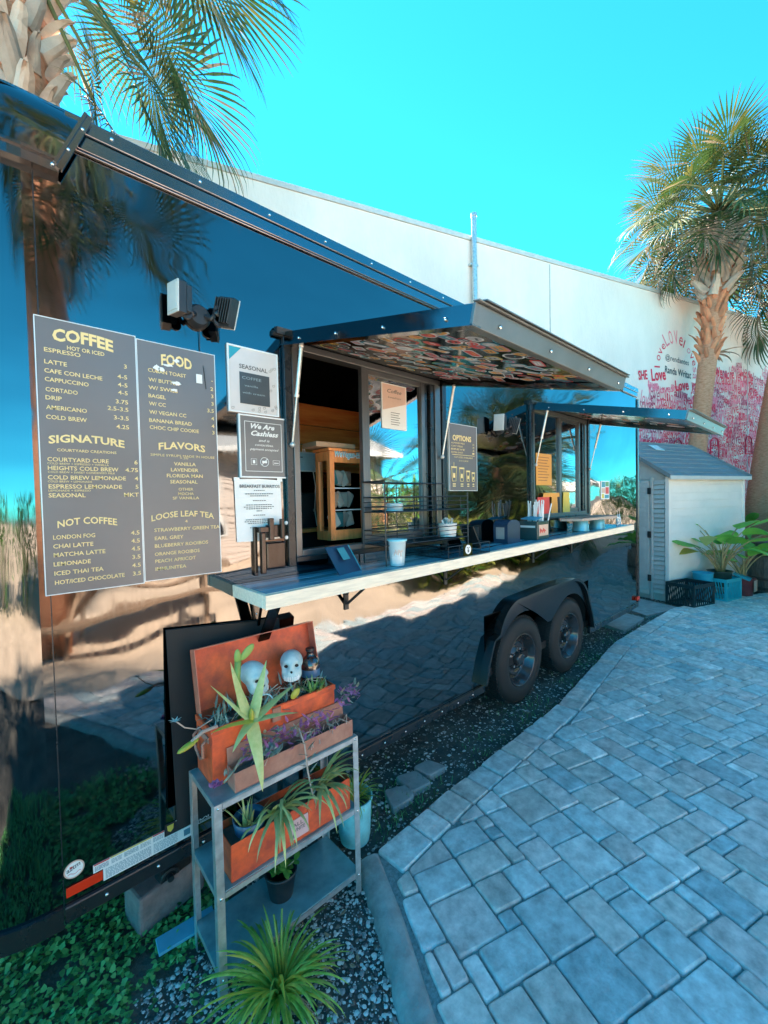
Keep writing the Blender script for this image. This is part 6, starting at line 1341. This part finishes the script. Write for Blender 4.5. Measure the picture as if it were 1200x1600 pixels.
for i_, (x, y, h, R_, n_) in enumerate(((9.5,-4.6,2.3,1.5,34),(12.5,-6.0,3.2,1.5,30),(7.2,-6.6,1.6,1.2,26),(16.5,-7.5,4.6,1.5,30))):
    tt = thing('palm_tree', ['low sunlit fan palm across the yard, mirrored below the farther window', 'taller fan palm across the yard beyond the low one', 'young fan palm near the house across the yard', 'tall far fan palm at the end of the yard'][i_], 'palm tree', (x, y, -.05))
    b = MB(); b.tube([(x,y,-.05),(x+.05,y,h*.5),(x+.1,y,h)], [.26,.22,.22], 14); b.build('trunk', BARK, tt, smooth=True); crown(tt, (x+.1,y,h), n_, R_, 50+i_, (.8,1.5), -.9)
GOLD = [leafmat('golden_leaf', (.26,.30,.05), (.42,.42,.10), .35, vs=20), GRN]
for i_, (x, y) in enumerate(((11,-9),(14.5,-10),(19,-9),(24,-6),(13,-4.6),(6.6,-3.7),(9.2,-3.6))):
    shrub(['sunlit bush left of the far palms', 'sunlit bush behind the taller far palm', 'big bush near the far white canopy', 'far bush at the end of the yard', 'low bush by the yard path','low golden bush mirrored under the counter','golden bush nearer the far palms'][i_], (x, y, -.03), 1.9 if i_ < 5 else 1.1, 1.3 if i_ < 5 else .8, 1.2 if i_ < 4 else .6, 900, .4, .14, GL if i_ < 5 else GOLD, 60+i_)
for i_, (x, y) in enumerate(((15.5,-6.5),(22,-7.5))):
    tt = thing('canopy_tent', ['nearer white canopy tent across the yard', 'farther white canopy tent across the yard'][i_], 'canopy', (x, y, -.03)); s = 1.15
    b = MB(); b.add([(x-s,y-s,2.1),(x+s,y-s,2.1),(x+s,y+s,2.1),(x-s,y+s,2.1),(x,y,2.45),(x-s,y-s,1.85),(x+s,y-s,1.85),(x+s,y+s,1.85),(x-s,y+s,1.85)], [(0,1,4),(1,2,4),(2,3,4),(3,0,4),(5,6,1,0),(6,7,2,1),(7,8,3,2),(8,5,0,3)]); b.build('canopy_cloth', WHITE, tt)
    for a in (-1,1):
        for c_ in (-1,1): b = MB(); b.cyl((x+a*s*.97,y+c_*s*.97,-.03),(x+a*s*.97,y+c_*s*.97,2.0),.03); b.build('leg', WHITE, tt)

HG = [leafmat('hedge_leaf', (.05,.13,.035), (.12,.22,.05), .3, vs=20), GRN]
for i_, (x, y, w2) in enumerate(((-1.2,-8.2,1.6),(-4.2,-7.4,1.9),(-7.5,-7.0,2.2))):
    shrub(['green hedge bush beside the clapboard house','middle hedge bush at the left of the yard','outermost hedge bush at the left of the yard'][i_], (x, y, -.03), w2, 1.2, 1.0, 700, .32, .12, HG, 90+i_)
PW = mat('picnic_wood', (.30,.19,.12), .8, var=.25, vs=5, stretch=(2,9,9))
def picnic(label, x, y, rz):
    tt = thing('picnic_table', label, 'picnic table', (x, y, -.03), rz); Rz = Matrix.Rotation(rz, 3, 'Z'); c = Vector((x, y, -.03))
    for k in range(5): b = MB(); b.obox(c + Rz @ Vector((0, -.30+.15*k, .74)), (1.8, .14, .04), Rz); b.build('table_board', PW, tt)
    for sy in (-1, 1):
        for k in range(2): b = MB(); b.obox(c + Rz @ Vector((0, sy*(.66+.14*k), .44)), (1.8, .13, .04), Rz); b.build('bench_board', PW, tt)
        for sx in (-.65, .65): b = MB(); b.bar(c + Rz @ Vector((sx, sy*.18, .72)), c + Rz @ Vector((sx, sy*.6, .0)), .09, .04, (1,0,0)); b.build('leg', PW, tt)
    for sx in (-.65, .65): b = MB(); b.bar(c + Rz @ Vector((sx-.045, -.75, .40)), c + Rz @ Vector((sx-.045, .75, .40)), .04, .09); b.build('brace', PW, tt)
picnic('wooden picnic table in the sunny yard, mirrored below the menu boards', 1.3, -4.6, .25); picnic('second wooden picnic table nearer the clapboard house', 4.4, -5.6, -.15)
